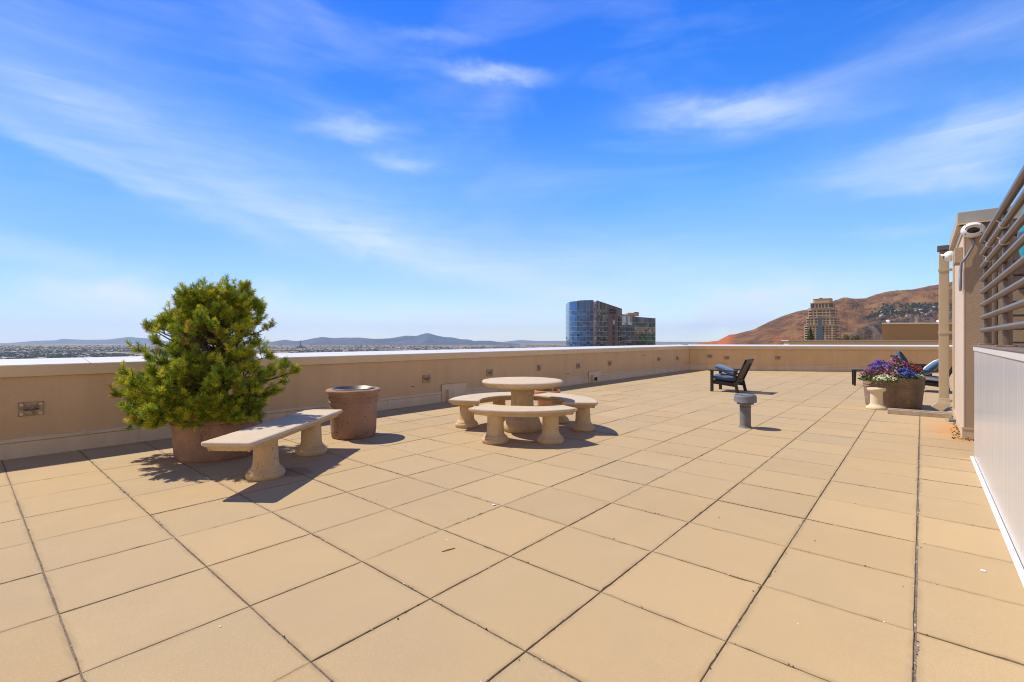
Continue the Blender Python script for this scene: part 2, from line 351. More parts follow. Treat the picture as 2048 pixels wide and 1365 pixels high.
# ------------------------------------------------------------------ terrace floor
T = .6105; TX0, TY0 = -1.2427, 1.5331
WX = -7.45                                  # inner face of the left parapet
FA = Vector((WX, 20.17)); FB = Vector((1.6, 25.13)); FD = (FB-FA).normalized(); FN = Vector((-FD.y, FD.x))  # far parapet line, outward normal
def clip(poly, p0, nrm):                   # keep the side where (p-p0).nrm<=0
    out = []
    for i in range(len(poly)):
        a, b = poly[i], poly[(i+1) % len(poly)]
        da = (a[0]-p0[0])*nrm[0]+(a[1]-p0[1])*nrm[1]; db = (b[0]-p0[0])*nrm[0]+(b[1]-p0[1])*nrm[1]
        if da <= 0: out.append(a)
        if da*db < 0: t = da/(da-db); out.append((a[0]+(b[0]-a[0])*t, a[1]+(b[1]-a[1])*t))
    return out
def build_floor():
    bm = new(); cl = bm.loops.layers.float_color.new('Col'); rnd = random.Random(3)
    i0 = math.floor((WX-TX0)/T); i1 = math.ceil((3.4-TX0)/T)
    gx = {2: .010, 1: .0045, 0: .0045}
    for i in range(i0, i1+1):
        lx = gx.get(i, .0030)/2; rx = gx.get(i+1, .0030)/2
        for j in range(-9, 41):
            gy = .0016+rnd.random()*.0018
            sh = rnd.uniform(-.0009, .0009)
            P = [(TX0+i*T+lx+sh, TY0+j*T+gy), (TX0+(i+1)*T-rx+sh, TY0+j*T+gy), (TX0+(i+1)*T-rx+sh, TY0+(j+1)*T-gy), (TX0+i*T+lx+sh, TY0+(j+1)*T-gy)]
            P = clip(P, (WX+.0, 0), (-1, 0)); P = clip(P, FA+FN*.02, FN)
            if len(P) < 3: continue
            c = sum((Vector(p) for p in P), Vector((0, 0)))/len(P)
            if any((Vector(P[k])-Vector(P[(k+1) % len(P)])).length < .02 for k in range(len(P))): continue
            if c.y < 9:                       # worn, slightly ragged edges on the nearer slabs
                D = []
                for k in range(len(P)):
                    a_, b_ = Vector(P[k]), Vector(P[(k+1) % len(P)]); m_ = max(1, int((b_-a_).length/.045))
                    nrm = Vector((-(b_-a_).y, (b_-a_).x)).normalized()
                    for q_ in range(m_):
                        p_ = a_.lerp(b_, q_/m_); j_ = 0 if q_ == 0 else abs(rnd.gauss(0, .0012))+(rnd.uniform(.003, .008) if rnd.random() < .03 else 0)
                        p_ = p_+nrm*j_
                        D.append((p_.x, p_.y))
                P = D
            z = rnd.uniform(-.0016, .0016); tx = rnd.uniform(-.003, .003); ty = rnd.uniform(-.003, .003)
            hz = lambda p: z+(p[0]-c.x)*tx+(p[1]-c.y)*ty
            def ins(p, d): v = Vector(p)-c; k = 1-d/max(v.length*.72, .05); return c+v*k
            inn = [ins(p, .002) for p in P]
            bot = [bm.verts.new((p[0], p[1], -.04)) for p in P]
            mid = [bm.verts.new((p[0], p[1], hz(p)-.002)) for p in P]
            top = [bm.verts.new((p.x, p.y, hz(p))) for p in inn]
            in2 = [bm.verts.new((p.x, p.y, hz(p))) for p in [ins(p, .020) for p in P]]
            v = rnd.gauss(1, .030); w = rnd.gauss(0, .014); colr = (v+w, v, v-w*1.3, 1)
            if i == 2 and j == 0: colr = (.97, 1.04, 1.12, 1)
            fs = [bm.faces.new(in2)]
            for k in range(len(P)):
                q = (k+1) % len(P)
                fs.append(bm.faces.new((top[k], top[q], in2[q], in2[k]))); fs.append(bm.faces.new((mid[k], mid[q], top[q], top[k]))); fs.append(bm.faces.new((bot[k], bot[q], mid[q], mid[k])))
            dk = {v: rnd.uniform(.72, .95) for v in top}
            for v in mid+bot: dk[v] = .62
            for f in fs:
                for lp in f.loops: d_ = dk.get(lp.vert, 1); lp[cl] = (colr[0]*d_, colr[1]*d_*.985, colr[2]*d_*.96, 1)
    o = obj('pavement', bm, M['paver']); tag(o, kind='structure')
    bm = new(); poly = [(WX-.4, -4.2), (3.6, -4.2), (3.6, FB.y+(3.6-FB.x)*FD.y/FD.x+.4), (WX-.4, FA.y)]
    prism(bm, poly, -.5, -.0062); o = obj('roof_ground', bm, M['joint']); tag(o, kind='structure')
build_floor()
# ------------------------------------------------------------------ parapets
def profile_run(bm, a, b, prof, out, z0=0):   # extrude closed profile [(d outward, z)] between plan points a,b
    A = [(a.x+out.x*d, a.y+out.y*d, z+z0) for d, z in prof]; B = [(b.x+out.x*d, b.y+out.y*d, z+z0) for d, z in prof]
    loft(bm, [A, B])
def parapet(name, a, b, out, label, seams, ledge=False):
    root = empty(name, (a.x, a.y, 0), label, 'parapet wall', 'parapet walls round the roof terrace')
    bm = new(); profile_run(bm, a, b, [(0, -.05), (.46, -.05), (.46, .93), (0, .93)], out); obj('wall_face', bm, M['wall'], root, world=True)
    d = (b-a).normalized()
    # coping: separate lengths with seams
    bm = new(); bt = new(); cuts = [0]+seams+[(b-a).length]
    for s0, s1 in zip(cuts, cuts[1:]):
        p, q = a+d*(s0+.003), a+d*(s1-.003)
        profile_run(bm, p, q, [(-.035, .883), (-.035, 1.012), (-.020, 1.012), (-.020, .883)], out)
        profile_run(bt, p, q, [(-.037, 1.012), (.50, 1.062), (.50, .90), (.48, .90), (.48, 1.04), (-.02, 1.000), (-.037, 1.000)], out)
    obj('coping_face', bm, M['coping'], root, world=True); obj('coping_top', bt, M['coptop'], root, world=True)
    bm = new()
    for s in seams:
        p, q = a+d*(s-.05), a+d*(s+.05)
        profile_run(bm, p, q, [(-.039, .880), (-.039, 1.0), (-.0352, 1.0), (-.0352, .880)], out)
    obj('coping_splice', bm, M['coping'], root, world=True)
    if ledge:
        bm = new(); profile_run(bm, a, b, [(-.05, .865), (-.05, .876), (-.021, .876), (-.021, .865)], out); obj('drip_edge', bm, M['trim'], root, world=True)
    # base flashing with a termination bar and screws
    bm = new(); L = (b-a).length; s = 0
    while s < L:
        e = min(L, s+1.83); p, q = a+d*s, a+d*(e-.004)
        profile_run(bm, p, q, [(-.012, .0), (-.012, .165), (-.002, .17), (-.002, 0)], out); s = e
    obj('base_flashing', bm, M['flash'], root, world=True)
    bm = new(); profile_run(bm, a, b, [(-.018, .175), (-.018, .212), (-.0015, .218), (-.0015, .175)], out); obj('termination_bar', bm, M['flash'], root, world=True)
    bm = new(); s = .2
    while s < L:
        c = a+d*s; tube(bm, [(c.x-out.x*.026, c.y-out.y*.026, .196), (c.x-out.x*.010, c.y-out.y*.010, .196)], .007, 6); s += .32
    obj('bar_screw', bm, M['bolt'], root, world=True)
    return root
PA = Vector((WX, -4.0)); PB = FA
def sw(px_, y=None):                        # distance along the left parapet of photo column px_
    t = (px_-1024)/FPX; kx = t*CT-ST; ky = t*ST+CT; F = WX/kx; return ky*F, F
left = parapet('parapet_wall', PA, PB+Vector((0, .26)), Vector((-1, 0)), 'long tan parapet wall with pale metal coping, running behind the pine and round table', [sw(x)[0]+4.0 for x in (-60, 180, 425, 590, 762, 946, 1077, 1178, 1254, 1312)])
far = parapet('parapet_wall', FA+FD*.012, FB, FN, 'short tan parapet wall across the far end with a thin bright drip edge', [3.2, 6.4, 9.0], ledge=True)
# raised flashing boxes / scuppers in the base of the left parapet
def scupper(y0, y1, ztop, hole, label):
    r = empty('scupper', (WX, (y0+y1)/2, 0), label, 'roof drain', 'scuppers in the foot of the long parapet')
    bm = new(); box(bm, WX+.019, WX+.034, y0, y1, .0, ztop, .003, 1); obj('cover_plate', bm, M['flash'], r, world=True)
    bm = new(); box(bm, WX+.0342, WX+.040, y0-.01, y1+.01, ztop-.03, ztop, .001, 1)
    for yy in (y0+.02, (y0+y1)/2, y1-.02): tube(bm, [(WX+.04, yy, ztop-.015), (WX+.046, yy, ztop-.015)], .007, 6)
    obj('fixing_bar', bm, M['flash'], r, world=True)
    bm = new(); box(bm, WX+.034, WX+.12, y0+.12, y0+.16, .0, ztop*.7, .003, 1); prism(bm, [(WX+.034, y0+.16), (WX+.16, y0+.16), (WX+.034, y0+.42)], 0, .06); obj('diverter', bm, M['flash'], r, world=True)
    if hole:
        bm = new(); box(bm, WX+.0343, WX+.037, (y0+y1)/2-.07, (y0+y1)/2+.11, .02, .15); obj('outlet', bm, M['dark'], r, world=True)
ya, yb = sw(882)[0], sw(931)[0]; scupper(ya, yb, .36, False, 'raised pale metal scupper cover beside the left curved bench')
ya, yb = sw(1176)[0], sw(1201)[0]; scupper(ya, yb, .33, True, 'pale metal scupper cover with a black square outlet, right of the table')
# anchor plates
def anchor_parts(root, y, z, w=.2, h=.15, nrm=None):
    # local frame: face +X of the wall, s along +Y
    bm = new(); box(bm, 0, .012, -w/2, w/2, -h/2, h/2, .002, 1); pl = obj('plate', bm, M['plate'], root)
    for sy in (-1, 1):
        for sz in (-1, 1):
            bm = new(); tube(bm, [(.012, sy*w*.38, sz*h*.34), (.018, sy*w*.38, sz*h*.34)], .017, 14); tube(bm, [(.018, sy*w*.38, sz*h*.34), (.034, sy*w*.38, sz*h*.34)], .010, 6)
            tube(bm, [(.034, sy*w*.38, sz*h*.34), (.055, sy*w*.38, sz*h*.34)], .005, 6); obj('bolt', bm, M['bolt'], pl, True)
    bm = new(); n = 10; tube(bm, [(.012+.045*sin(pi*k/n)**.6, -.055+.11*k/n, -.004) for k in range(n+1)], .009, 8); obj('ring_bar', bm, M['steel'], root, True)
proto = None
AL = {62: ('rusty square anchor plate with a ring bar, left of the pine', 818), 853: ('rusty anchor plate on the parapet above the bin\'s right side', 758), 979: ('anchor plate partly behind the round table top', 746),
      1156: ('anchor plate just right of the table, left of the black outlet', 732), 1219: ('anchor plate above and right of the black scupper outlet', 727), 1317: ('second anchor plate from the far corner of the long wall', 719), 1354: ('anchor plate nearest the far corner on the long wall', 717)}
for x, (lab, y) in AL.items():
    Y, F = sw(x); z = H+(HY-y)*F/FPX
    if proto is None:
        proto = empty('anchor_plate', (WX, Y, z), lab, 'anchor plate', 'anchor plates bolted to the parapets'); anchor_parts(proto, Y, z)
    else:
        c = copy_tree(proto); c.location = (WX, Y, z); c['label'] = lab
for x, y, lab in ((1420, 713, 'faint anchor plate on the far parapet near its left corner'), (1454, 716, 'anchor plate on the far parapet behind the black armchair'), (1556, 716, 'anchor plate on the far parapet right of the black armchair')):
    t = (x-1024)/FPX; d = Vector((t*CT-ST, t*ST+CT)); F = (FA.x*FN.x+FA.y*FN.y)/(d.dot(FN)); p = d*F
    c = copy_tree(proto); c.location = (p.x, p.y, H+(HY-y)*F/FPX); c.rotation_euler = (0, 0, atan2(-FN.y, -FN.x)); c['label'] = lab
hp = None
for x, y, lab in ((822, 773, 'small dark wall hook above and right of the bin'), (1133, 747, 'small wall hook right of the round table'), (1285, 711, 'small wall hook high on the long parapet near the far corner')):
    Y, F = sw(x); z = H+(HY-y)*F/FPX
    if hp is None:
        hp = empty('wall_hook', (WX, Y, z), lab, 'hook', 'small eye hooks on the long parapet')
        bm = new(); tube(bm, [(0, 0, 0), (.004, 0, 0)], .022, 14); obj('rosette', bm, M['bolt'], hp, True)
        bm = new(); tube(bm, [(.0, 0, 0), (.05, 0, 0)]+[(.05+.018*(1-cos(a)), .018*sin(a), 0) for a in [k*pi/5 for k in range(1, 10)]], .005, 6); obj('eye', bm, M['black'], hp, True)
    else: c = copy_tree(hp); c.location = (WX, Y, z); c['label'] = lab
Y, F = sw(1077); z = H+(HY-736)*F/FPX
r = empty('outlet_box', (WX, Y, z), 'small grey rectangular outlet box on the wall above the table', 'outlet box')
bm = new(); box(bm, 0, .04, -.045, .045, -.07, .07, .006, 2); obj('cover', bm, M['plate'], r); bm = new(); box(bm, .0402, .046, -.03, .03, -.05, .05, .003, 1); obj('lid', bm, M['pipe'], r)
# ------------------------------------------------------------------ pots
def pot_profile(rb, rr, h):
    s = rr
    return [(0, 0), (rb*.97, 0), (rb, .015), (rb*1.015, .05*h/.57), (rb+(s-rb)*.35, h*.40), (rb+(s-rb)*.62, h*.66), (rb+(s-rb)*.62+.008, h*.665), (rb+(s-rb)*.64+.010, h*.685), (rb+(s-rb)*.64, h*.70),
            (rb+(s-rb)*.66, h*.74), (rb+(s-rb)*.66+.010, h*.745), (rb+(s-rb)*.66+.012, h*.765), (rb+(s-rb)*.68, h*.78), (s*.955, h*.88), (s*.965, h*.895), (s-.006, h*.91), (s, h*.93), (s, h*.965), (s-.010, h*.992), (s-.025, h), (s-.055, h), (s-.068, h*.985), (s-.075, h*.88), (0, h*.88)]
def planter(c, rb, rr, h, label, m, soil=True, grp='large round planters'):
    r = empty('planter', c, label, 'planter', grp)
    bm = new(); lathe(bm, pot_profile(rb, rr, h), 72, jit=.004); obj('pot', bm, m, r, True)
    if soil:
        bm = new(); lathe(bm, [(rr-.07, h*.89), (rr*.6, h*.93), (0, h*.96)], 40, jit=.02); obj('soil', bm, M['soil'], r, True)
    return r
PC = CW(-3.30, 5.36); PC.z = 0
planter(PC, .405, .465, .57, 'large brown speckled planter holding the pine tree', M['pot'])
QC = CW(762*9.21/FPX, 9.21); QC.z = 0
planter(QC, .425, .485, .565, 'large weathered brown planter full of mixed flowers', M['pot2'])
# litter bin (pot with a steel basin)
BC = Vector((-5.755, 3.455, 0))
r = empty('litter_bin', BC, 'round brown concrete litter bin with a steel basin in its top', 'bin')
h = .635
prof = [(0, 0), (.265, 0), (.282, .02), (.290, .10), (.300, .40), (.304, .455), (.312, .46), (.313, .475), (.306, .482), (.309, .51), (.317, .515), (.317, .53), (.310, .537), (.318, .575), (.335, .582), (.347, .590), (.352, .605), (.348, .620), (.335, .630), (.31, h), (.275, .632), (.262, .62), (.258, .5), (0, .5)]
bm = new(); lathe(bm, prof, 64, jit=.003); obj('pot', bm, M['pot'], r, True)
bm = new(); lathe(bm, [(.272, .640), (.262, .644), (.250, .636), (.215, .585), (.15, .545), (.125, .54), (.120, .505), (0, .505)], 56); obj('basin', bm, M['steel'], r, True)
bm = new(); tube(bm, [(-.30, .06, .62), (-.30, .06, .64)], .008, 8); obj('bolt', bm, M['bolt'], r)
# small terracotta pot
TC = Vector((-5.24, 7.10, 0))
r = empty('flower_pot', TC, 'small orange terracotta pot behind the round table', 'flower pot')
bm = new(); lathe(bm, [(0, 0), (.155, 0), (.165, .02), (.205, .27), (.235, .275), (.24, .29), (.24, .34), (.232, .35), (.215, .35), (.21, .30), (0, .30)], 48); obj('pot', bm, M['terra'], r, True)
# ------------------------------------------------------------------ stone furniture
def leg_prof(h, rb=.175, rs=.098):
    return [(0, 0), (rb*.95, 0), (rb*1.0, .008), (rb*1.02, .028), (rb*1.0, .046), (rb*.95, .058), (rb*.895, .062), (rb*.895, .070), (rb*.86, .080), (rb*.76, .090), (rs*1.16, .100), (rs*1.07, .120), (rs*1.03, .16), (rs*.98, h-.05), (rs*.985, h-.02), (rs*1.08, h), (0, h)]
def leg(parent, x, y, h, name='leg', sx=1, rot=0, rb=.175, rs=.098):
    bm = new(); lathe(bm, leg_prof(h, rb, rs), 40, jit=.003)
    # cast seam down two sides
    bmesh.ops.scale(bm, vec=(sx, 1, 1), verts=bm.verts[:])
    for a in (0, pi):
        bmesh.ops.rotate  # (kept simple)
    b2 = new(); box(b2, -.0035, .0035, -rs-.003, rs+.003, .12, h-.03, .002, 1); merge(bm, b2)
    bm.transform(Matrix.Translation((x, y, 0)) @ Matrix.Rotation(rot, 4, 'Z'))
    return obj(name, bm, M['cast'], parent, True)
def slab(bm_top, bm_low, outline_fn, zt, th):
    # outline_fn(inset) -> closed loop of (x,y); top layer rounded, then a stepped moulded edge
    top = [(.006, zt-.034), (.0, zt-.030), (.0, zt-.014), (.004, zt-.006), (.012, zt-.001), (.03, zt)]
    loft(bm_top, [[(x, y, z) for x, y in outline_fn(i)] for i, z in top])
    low = [(.062, zt-th), (.055, zt-th+.006), (.040, zt-.052), (.020, zt-.044), (.012, zt-.0345)]
    loft(bm_low, [[(x, y, z+(.0)) for x, y in outline_fn(i)] for i, z in low])
def rough_edge(bm, amp=.0035):
    for v in bm.verts: v.co += noise.noise_vector(v.co*45)*amp
def dens(loop, step=.03):
    out = []
    for i in range(len(loop)):
        a, b = Vector(loop[i]), Vector(loop[(i+1) % len(loop)]); n = max(1, int((b-a).length/step))
        for k in range(n): out.append(a.lerp(b, k/n))
    return out
def off(loop, d):                         # inset a dense convex-ish ccw loop by d
    n = len(loop); out = []
    for i in range(n):
        t = (loop[(i+1) % n]-loop[i-1]); t.normalize(); out.append(loop[i]+Vector((-t.y, t.x))*d)
    return out
def bench_of(loop, zt, th, root):
    base = dens(loop); a, b = new(), new()
    slab(a, b, lambda d: [tuple(p) for p in off(base, d)], zt, th)
    rough_edge(b, .004); rough_edge(a, .0012)
    obj('seat', a, M['casttop'], root, True); obj('seat_moulding', b, M['cast'], root, True)
# straight bench
BH = .445
c1, c2, c3 = G_(401.5, 886, BH), G_(503, 886, BH), G_(687, 819, BH)
u = (c3-c2); Lb = u.length; u.normalize(); v = Vector((-u.y, u.x, 0)); Wb = .44
cen = c2+u*Lb/2+v*Wb/2; cen.z = 0; rz = atan2(u.y, u.x)
r = empty('stone_bench', cen, 'straight rectangular cast stone bench in front of the pine', 'bench', rz=rz)
rc = .02
bench_of([(-Lb/2+rc, -Wb/2), (Lb/2-rc, -Wb/2), (Lb/2, -Wb/2+rc), (Lb/2, Wb/2-rc), (Lb/2-rc, Wb/2), (-Lb/2+rc, Wb/2), (-Lb/2, Wb/2-rc), (-Lb/2, -Wb/2+rc)], BH, .085, r)
for px_, py_ in ((507, 965), (609, 915)):
    p = G_(px_, py_); f = Vector((-ST, CT, 0)); p = p+f*.185; q = p-cen; lx, ly = q.dot(u), q.dot(v)
    leg(r, lx, 0, BH-.083, rot=0, rb=.166, rs=.106)
# round table and three curved benches
C = Vector((-4.30, 5.23, 0))
r = empty('round_table', C, 'round cast stone pedestal table ringed by three curved benches', 'table')
tz = .715
bm = new(); lathe(bm, [(0, tz), (.53, tz), (.557, tz-.004), (.570, tz-.014), (.573, tz-.026), (.568, tz-.038), (.556, tz-.046)], 96, jit=.001); obj('table_top', bm, M['casttop'], r, True)
bm = new(); lathe(bm, [(.552, tz-.042), (.545, tz-.062), (.525, tz-.078), (.48, tz-.092), (.40, tz-.105), (.22, tz-.118), (0, tz-.118)], 120); rough_edge(bm, .007); obj('top_moulding', bm, M['cast'], r, True)
bm = new(); lathe(bm, [(0, 0), (.255, 0), (.275, .02), (.283, .06), (.275, .10), (.255, .125), (.250, .135), (.245, .16), (.235, .185), (.215, .20), (.20, .22), (.178, .25), (.165, .30), (.158, .45), (.160, .52), (.172, .56), (.20, .585), (.23, .60), (0, .60)], 56, jit=.004)
b2 = new(); box(b2, -.004, .004, -.17, .17, .24, .56, .002, 1); merge(bm, b2); obj('pedestal', bm, M['cast'], r, True)
def curved(mid, label, sh=Vector((0, 0, 0))):
    b = empty('curved_bench', C+sh, label, 'bench', 'curved stone benches round the table', rz=radians(mid))
    Ro, Ri, ao, ai = 1.055, .60, 40.5, 51; loop = []
    n = 22
    for k in range(n+1): a = radians(-ao+2*ao*k/n); loop.append((Ro*cos(a), Ro*sin(a)))
    for k in range(n+1): a = radians(ai-2*ai*k/n); loop.append((Ri*cos(a), Ri*sin(a)))
    bench_of(loop, .43, .085, b)
    for a in (-23.5, 23.5): leg(b, .865*cos(radians(a)), .865*sin(radians(a)), .43-.083, rot=radians(a), rb=.168, rs=.103)
    return b
curved(-50, 'curved stone bench nearest the camera, in front of the table')
curved(178, 'curved stone bench on the left of the table, toward the long wall')
curved(66, 'curved stone bench on the right of the table, seen end-on')
# pale stub pedestals
def stub(c, label):
    s = empty('stone_stub', c, label, 'pedestal', 'short pale stone pedestals')
    bm = new(); lathe(bm, [(0, 0), (.150, 0), (.160, .012), (.160, .035), (.150, .05), (.122, .07), (.104, .085), (.097, .11), (.095, .30)], 48); obj('foot', bm, M['whitestone'], s, True)
    bm = new(); lathe(bm, [(.095, .30), (.100, .32), (.115, .335), (.134, .340), (.142, .352), (.142, .375), (.136, .388), (.122, .392), (0, .392)], 48); obj('cap', bm, M['whitestone'], s, True)
stub(CW(729*8.8/FPX, 8.8), 'short pale spool-shaped stone pedestal in front of the flower planter')
# splash block, downspout
r = empty('splash_block', (-.05, 10.62, 0), 'low pale concrete splash block lying on the pavers under the downspout', 'splash block')
bm = new(); box(bm, -.40, .42, -.11, -.075, 0, .075, .006, 2); box(bm, -.40, .42, .09, .125, 0, .075, .006, 2); box(bm, -.40, .42, -.075, .09, 0, .03, .002, 1)
rough_edge(bm, .003); obj('trough', bm, mat('splash_concrete', (.48, .40, .29), .9, .3, 9, fine=.1), r)
r = empty('downspout', (.285, 10.86, 0), 'square beige metal downspout standing off the corner of the tan wall', 'downspout')
bm = new(); box(bm, -.065, .065, -.05, .05, .24, 2.72, .006, 2); obj('pipe', bm, M['beige'], r)
bm = new(); loft(bm, [[(-.065, -.05, .30), (.065, -.05, .30), (.065, .05, .30), (-.065, .05, .30)], [(-.085, -.07, .22), (.085, -.07, .20), (.085, .05, .20), (-.085, .05, .22)], [(-.16, -.085, .15), (-.03, -.085, .07), (-.03, .045, .07), (-.16, .045, .15)]]); obj('elbow', bm, M['beige'], r)
for z in (.26, 1.40, 2.45):
    bm = new(); box(bm, -.075, .15, -.056, -.051, z-.022, z+.022, .001, 1)
    for xx in (-.04, .03, .12): tube(bm, [(xx, -.057, z), (xx, -.062, z)], .006, 6)
    obj('strap', bm, M['beige'], r)
# ------------------------------------------------------------------ pillar building at the right
r = empty('stucco_building', (.41, 8.5, 0), 'tan stucco wall corner with pale metal coping at the right edge', 'building')
bm = new(); box(bm, .425, 3.8, 8.50, 10.70, -.05, 2.80); obj('wall', bm, M['stucco'], r, world=True)
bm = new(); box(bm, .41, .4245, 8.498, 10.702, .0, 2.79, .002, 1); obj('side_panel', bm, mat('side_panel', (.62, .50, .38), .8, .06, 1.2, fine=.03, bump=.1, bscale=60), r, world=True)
bm = new(); box(bm, .398, .4095, 8.488, 10.70, -.0, .14); box(bm, .4096, 3.8, 8.488, 8.4995, -.0, .14)
box(bm, .392, .398, 8.482, 10.70, .13, .15); box(bm, .398, 3.8, 8.482, 8.488, .13, .15); obj('base_flashing', bm, M['flash'], r, world=True)
bm = new(); box(bm, .35, 3.9, 8.42, 10.78, 2.785, 2.925, .004, 1); obj('coping', bm, mat('grey_coping', (.40, .39, .33), .5), r, world=True)
bm = new(); box(bm, .345, 3.9, 8.415, 8.44, 2.765, 2.784); box(bm, .345, .37, 8.44, 10.78, 2.765, 2.784); obj('drip_edge', bm, M['trim'], r, world=True)
bm = new(); box(bm, .371, .408, 8.50, 10.75, 2.745, 2.764); box(bm, .395, .4095, 8.50, 10.7, 2.66, 2.745, .002, 1); obj('soffit', bm, M['beige'], r, world=True)
bm = new(); box(bm, .385, .409, 10.62, 10.70, .14, 2.66, .002, 1); obj('corner_bead', bm, M['trim'], r, world=True)
r = empty('wall_return', (.42, 11.3, 0), 'narrow tan wall end with dark metal cap behind the downspout', 'wall')
bm = new(); box(bm, .23, .34, 10.925, 10.99, 2.45, 2.78, .003, 1); obj('leader_box', bm, M['beige'], r, world=True)
bm = new(); box(bm, .20, .42, 10.78, 11.03, 2.79, 2.865, .003, 1); obj('metal_cap', bm, mat('dark_cap', (.13, .125, .15), .4, metal=.4), r, world=True)
# ------------------------------------------------------------------ white ribbed curb with pipe railing
def mat_panel():
    m = mat('ribbed_panel', (.60, .60, .585), .22, .05, .8, spec=.6)
    nt = m.node_tree; n = nt.nodes; l = nt.links; p = n['Principled BSDF']; src = p.inputs['Base Color'].links[0].from_socket
    tc = n.new('ShaderNodeTexCoord').outputs['Object']; mp = n.new('ShaderNodeMapping'); mp.inputs['Scale'].default_value = (1, 1, .012); l.new(tc, mp.inputs[0])
    t = n.new('ShaderNodeTexNoise'); t.inputs['Scale'].default_value = 26; t.inputs['Detail'].default_value = 6; t.inputs['Roughness'].default_value = .75; l.new(mp.outputs[0], t.inputs[0])
    r_ = n.new('ShaderNodeMapRange'); l.new(t.outputs[0], r_.inputs[0]); r_.inputs[1].default_value = .45; r_.inputs[2].default_value = .75; r_.inputs[4].default_value = .7
    x = n.new('ShaderNodeMix'); x.data_type = 'RGBA'; l.new(r_.outputs[0], x.inputs[0]); l.new(src, x.inputs[6]); x.inputs[7].default_value = (.36, .345, .32, 1); l.new(x.outputs[2], p.inputs['Base Color'])
    return m
M['panel'] = mat_panel()
GX, GY = .43, 7.16
r = empty('ribbed_curb', (GX, GY, 0), 'low white ribbed panel wall under the pipe railing', 'low wall')
bm = new(); box(bm, GX+.006, 3.4, -2.5, GY, -.01, 1.215); obj('curb_core', bm, M['panel'], r, world=True)
bm = new(); y = -2.5
while y < GY-.01:                         # vertical flutes
    box(bm, GX, GX+.006, y, min(y+.034, GY), .02, 1.17, .0012, 1); y += .037
obj('ribbed_panel', bm, M['panel'], r, world=True)
bm = new(); box(bm, GX-.008, GX+.004, -2.5, GY+.005, 1.168, 1.214, .002, 1); obj('top_trim', bm, M['coptop'], r, world=True)
bm = new(); box(bm, GX-.014, 3.4, -2.5, GY+.012, 1.2155, 1.228, .002, 1); obj('curb_cap', bm, mat('brown_cap', (.22, .17, .13), .6, .3, 5), r, world=True)
bm = new(); box(bm, GX-.03, GX-.001, -2.5, GY+.02, .0, .022, .004, 1); obj('foot_trim', bm, M['white'], r, world=True)
r = empty('pipe_railing', (.5, GY, 1.228), 'brown metal pipe railing standing on top of the white ribbed panel wall', 'railing')
RZ = [1.385+.1359*k for k in range(8)]
for yy in (7.12, 5.58, 4.04, 2.5, .96):
    bm = new(); tube(bm, [(.53, yy, 1.235), (.53, yy, 2.33)], .031, 16); obj('post', bm, M['rail'], r, True, world=True)
    bm = new(); box(bm, .46, .58, yy-.07, yy+.07, 1.2285, 1.242, .002, 1); obj('foot_plate', bm, M['plate'], r, world=True)
for z in RZ:
    bm = new(); tube(bm, [(.495, 7.15, z), (.495, -1.5, z)], .0245 if z < 2.3 else .028, 18); obj('rail', bm, M['rail'], r, True, world=True)
for yy, z in ((6.45, RZ[6]), (5.42, RZ[6]), (6.5, RZ[5]), (5.40, RZ[5])):
    n = 14; bm = new(); tube(bm, [(.495+.027*cos(2*pi*k/n), yy+.002*k/n, z+.027*sin(2*pi*k/n)) for k in range(n+1)], .0028, 5)
    tube(bm, [(.475, yy, z+.018), (.455, yy-.01, z+.035)], .003, 5); obj('cable_tie', bm, M['railw'], r, world=True)
r = empty('slat_fence', (.7, 8.2, 0), 'dark horizontal slat fence behind the pipe railing, against the stucco wall', 'fence')
bm = new(); tube(bm, [(.675, 8.20, -.0), (.675, 8.20, 2.46)], .026, 14); obj('post', bm, M['rail'], r, True, world=True)
for k in range(9):
    bm = new(); box(bm, .79, 3.0, 8.12, 8.24, 1.24+.16*k, 1.262+.16*k, .003, 1); obj('slat', bm, M['brown'], r, world=True)
bm = new(); box(bm, .79, .83, 8.245, 8.30, -.0, 2.56, .002, 1); obj('slat_bracket', bm, M['brown'], r, world=True)
# folded teal parasol beyond the railing
r = empty('folded_parasol', (.93, 7.6, 1.23), 'teal fabric bundle with a dark blue strap, seen behind the top rails', 'parasol')
bm = new(); lathe(bm, [(.02, 1.5), (.10, 1.48), (.13, 1.30), (.115, 1.05), (.10, .95), (.06, .92), (0, .92)], 16, jit=.03); obj('canopy', bm, M['teal'], r, True)
bm = new(); tube(bm, [(0, 0, .0), (0, 0, .93)], .019, 10); obj('pole', bm, M['navy'], r, True)
bm = new(); lathe(bm, [(.127, 1.17), (.133, 1.18), (.133, 1.22), (.127, 1.23)], 16); obj('strap', bm, M['navy'], r, True)
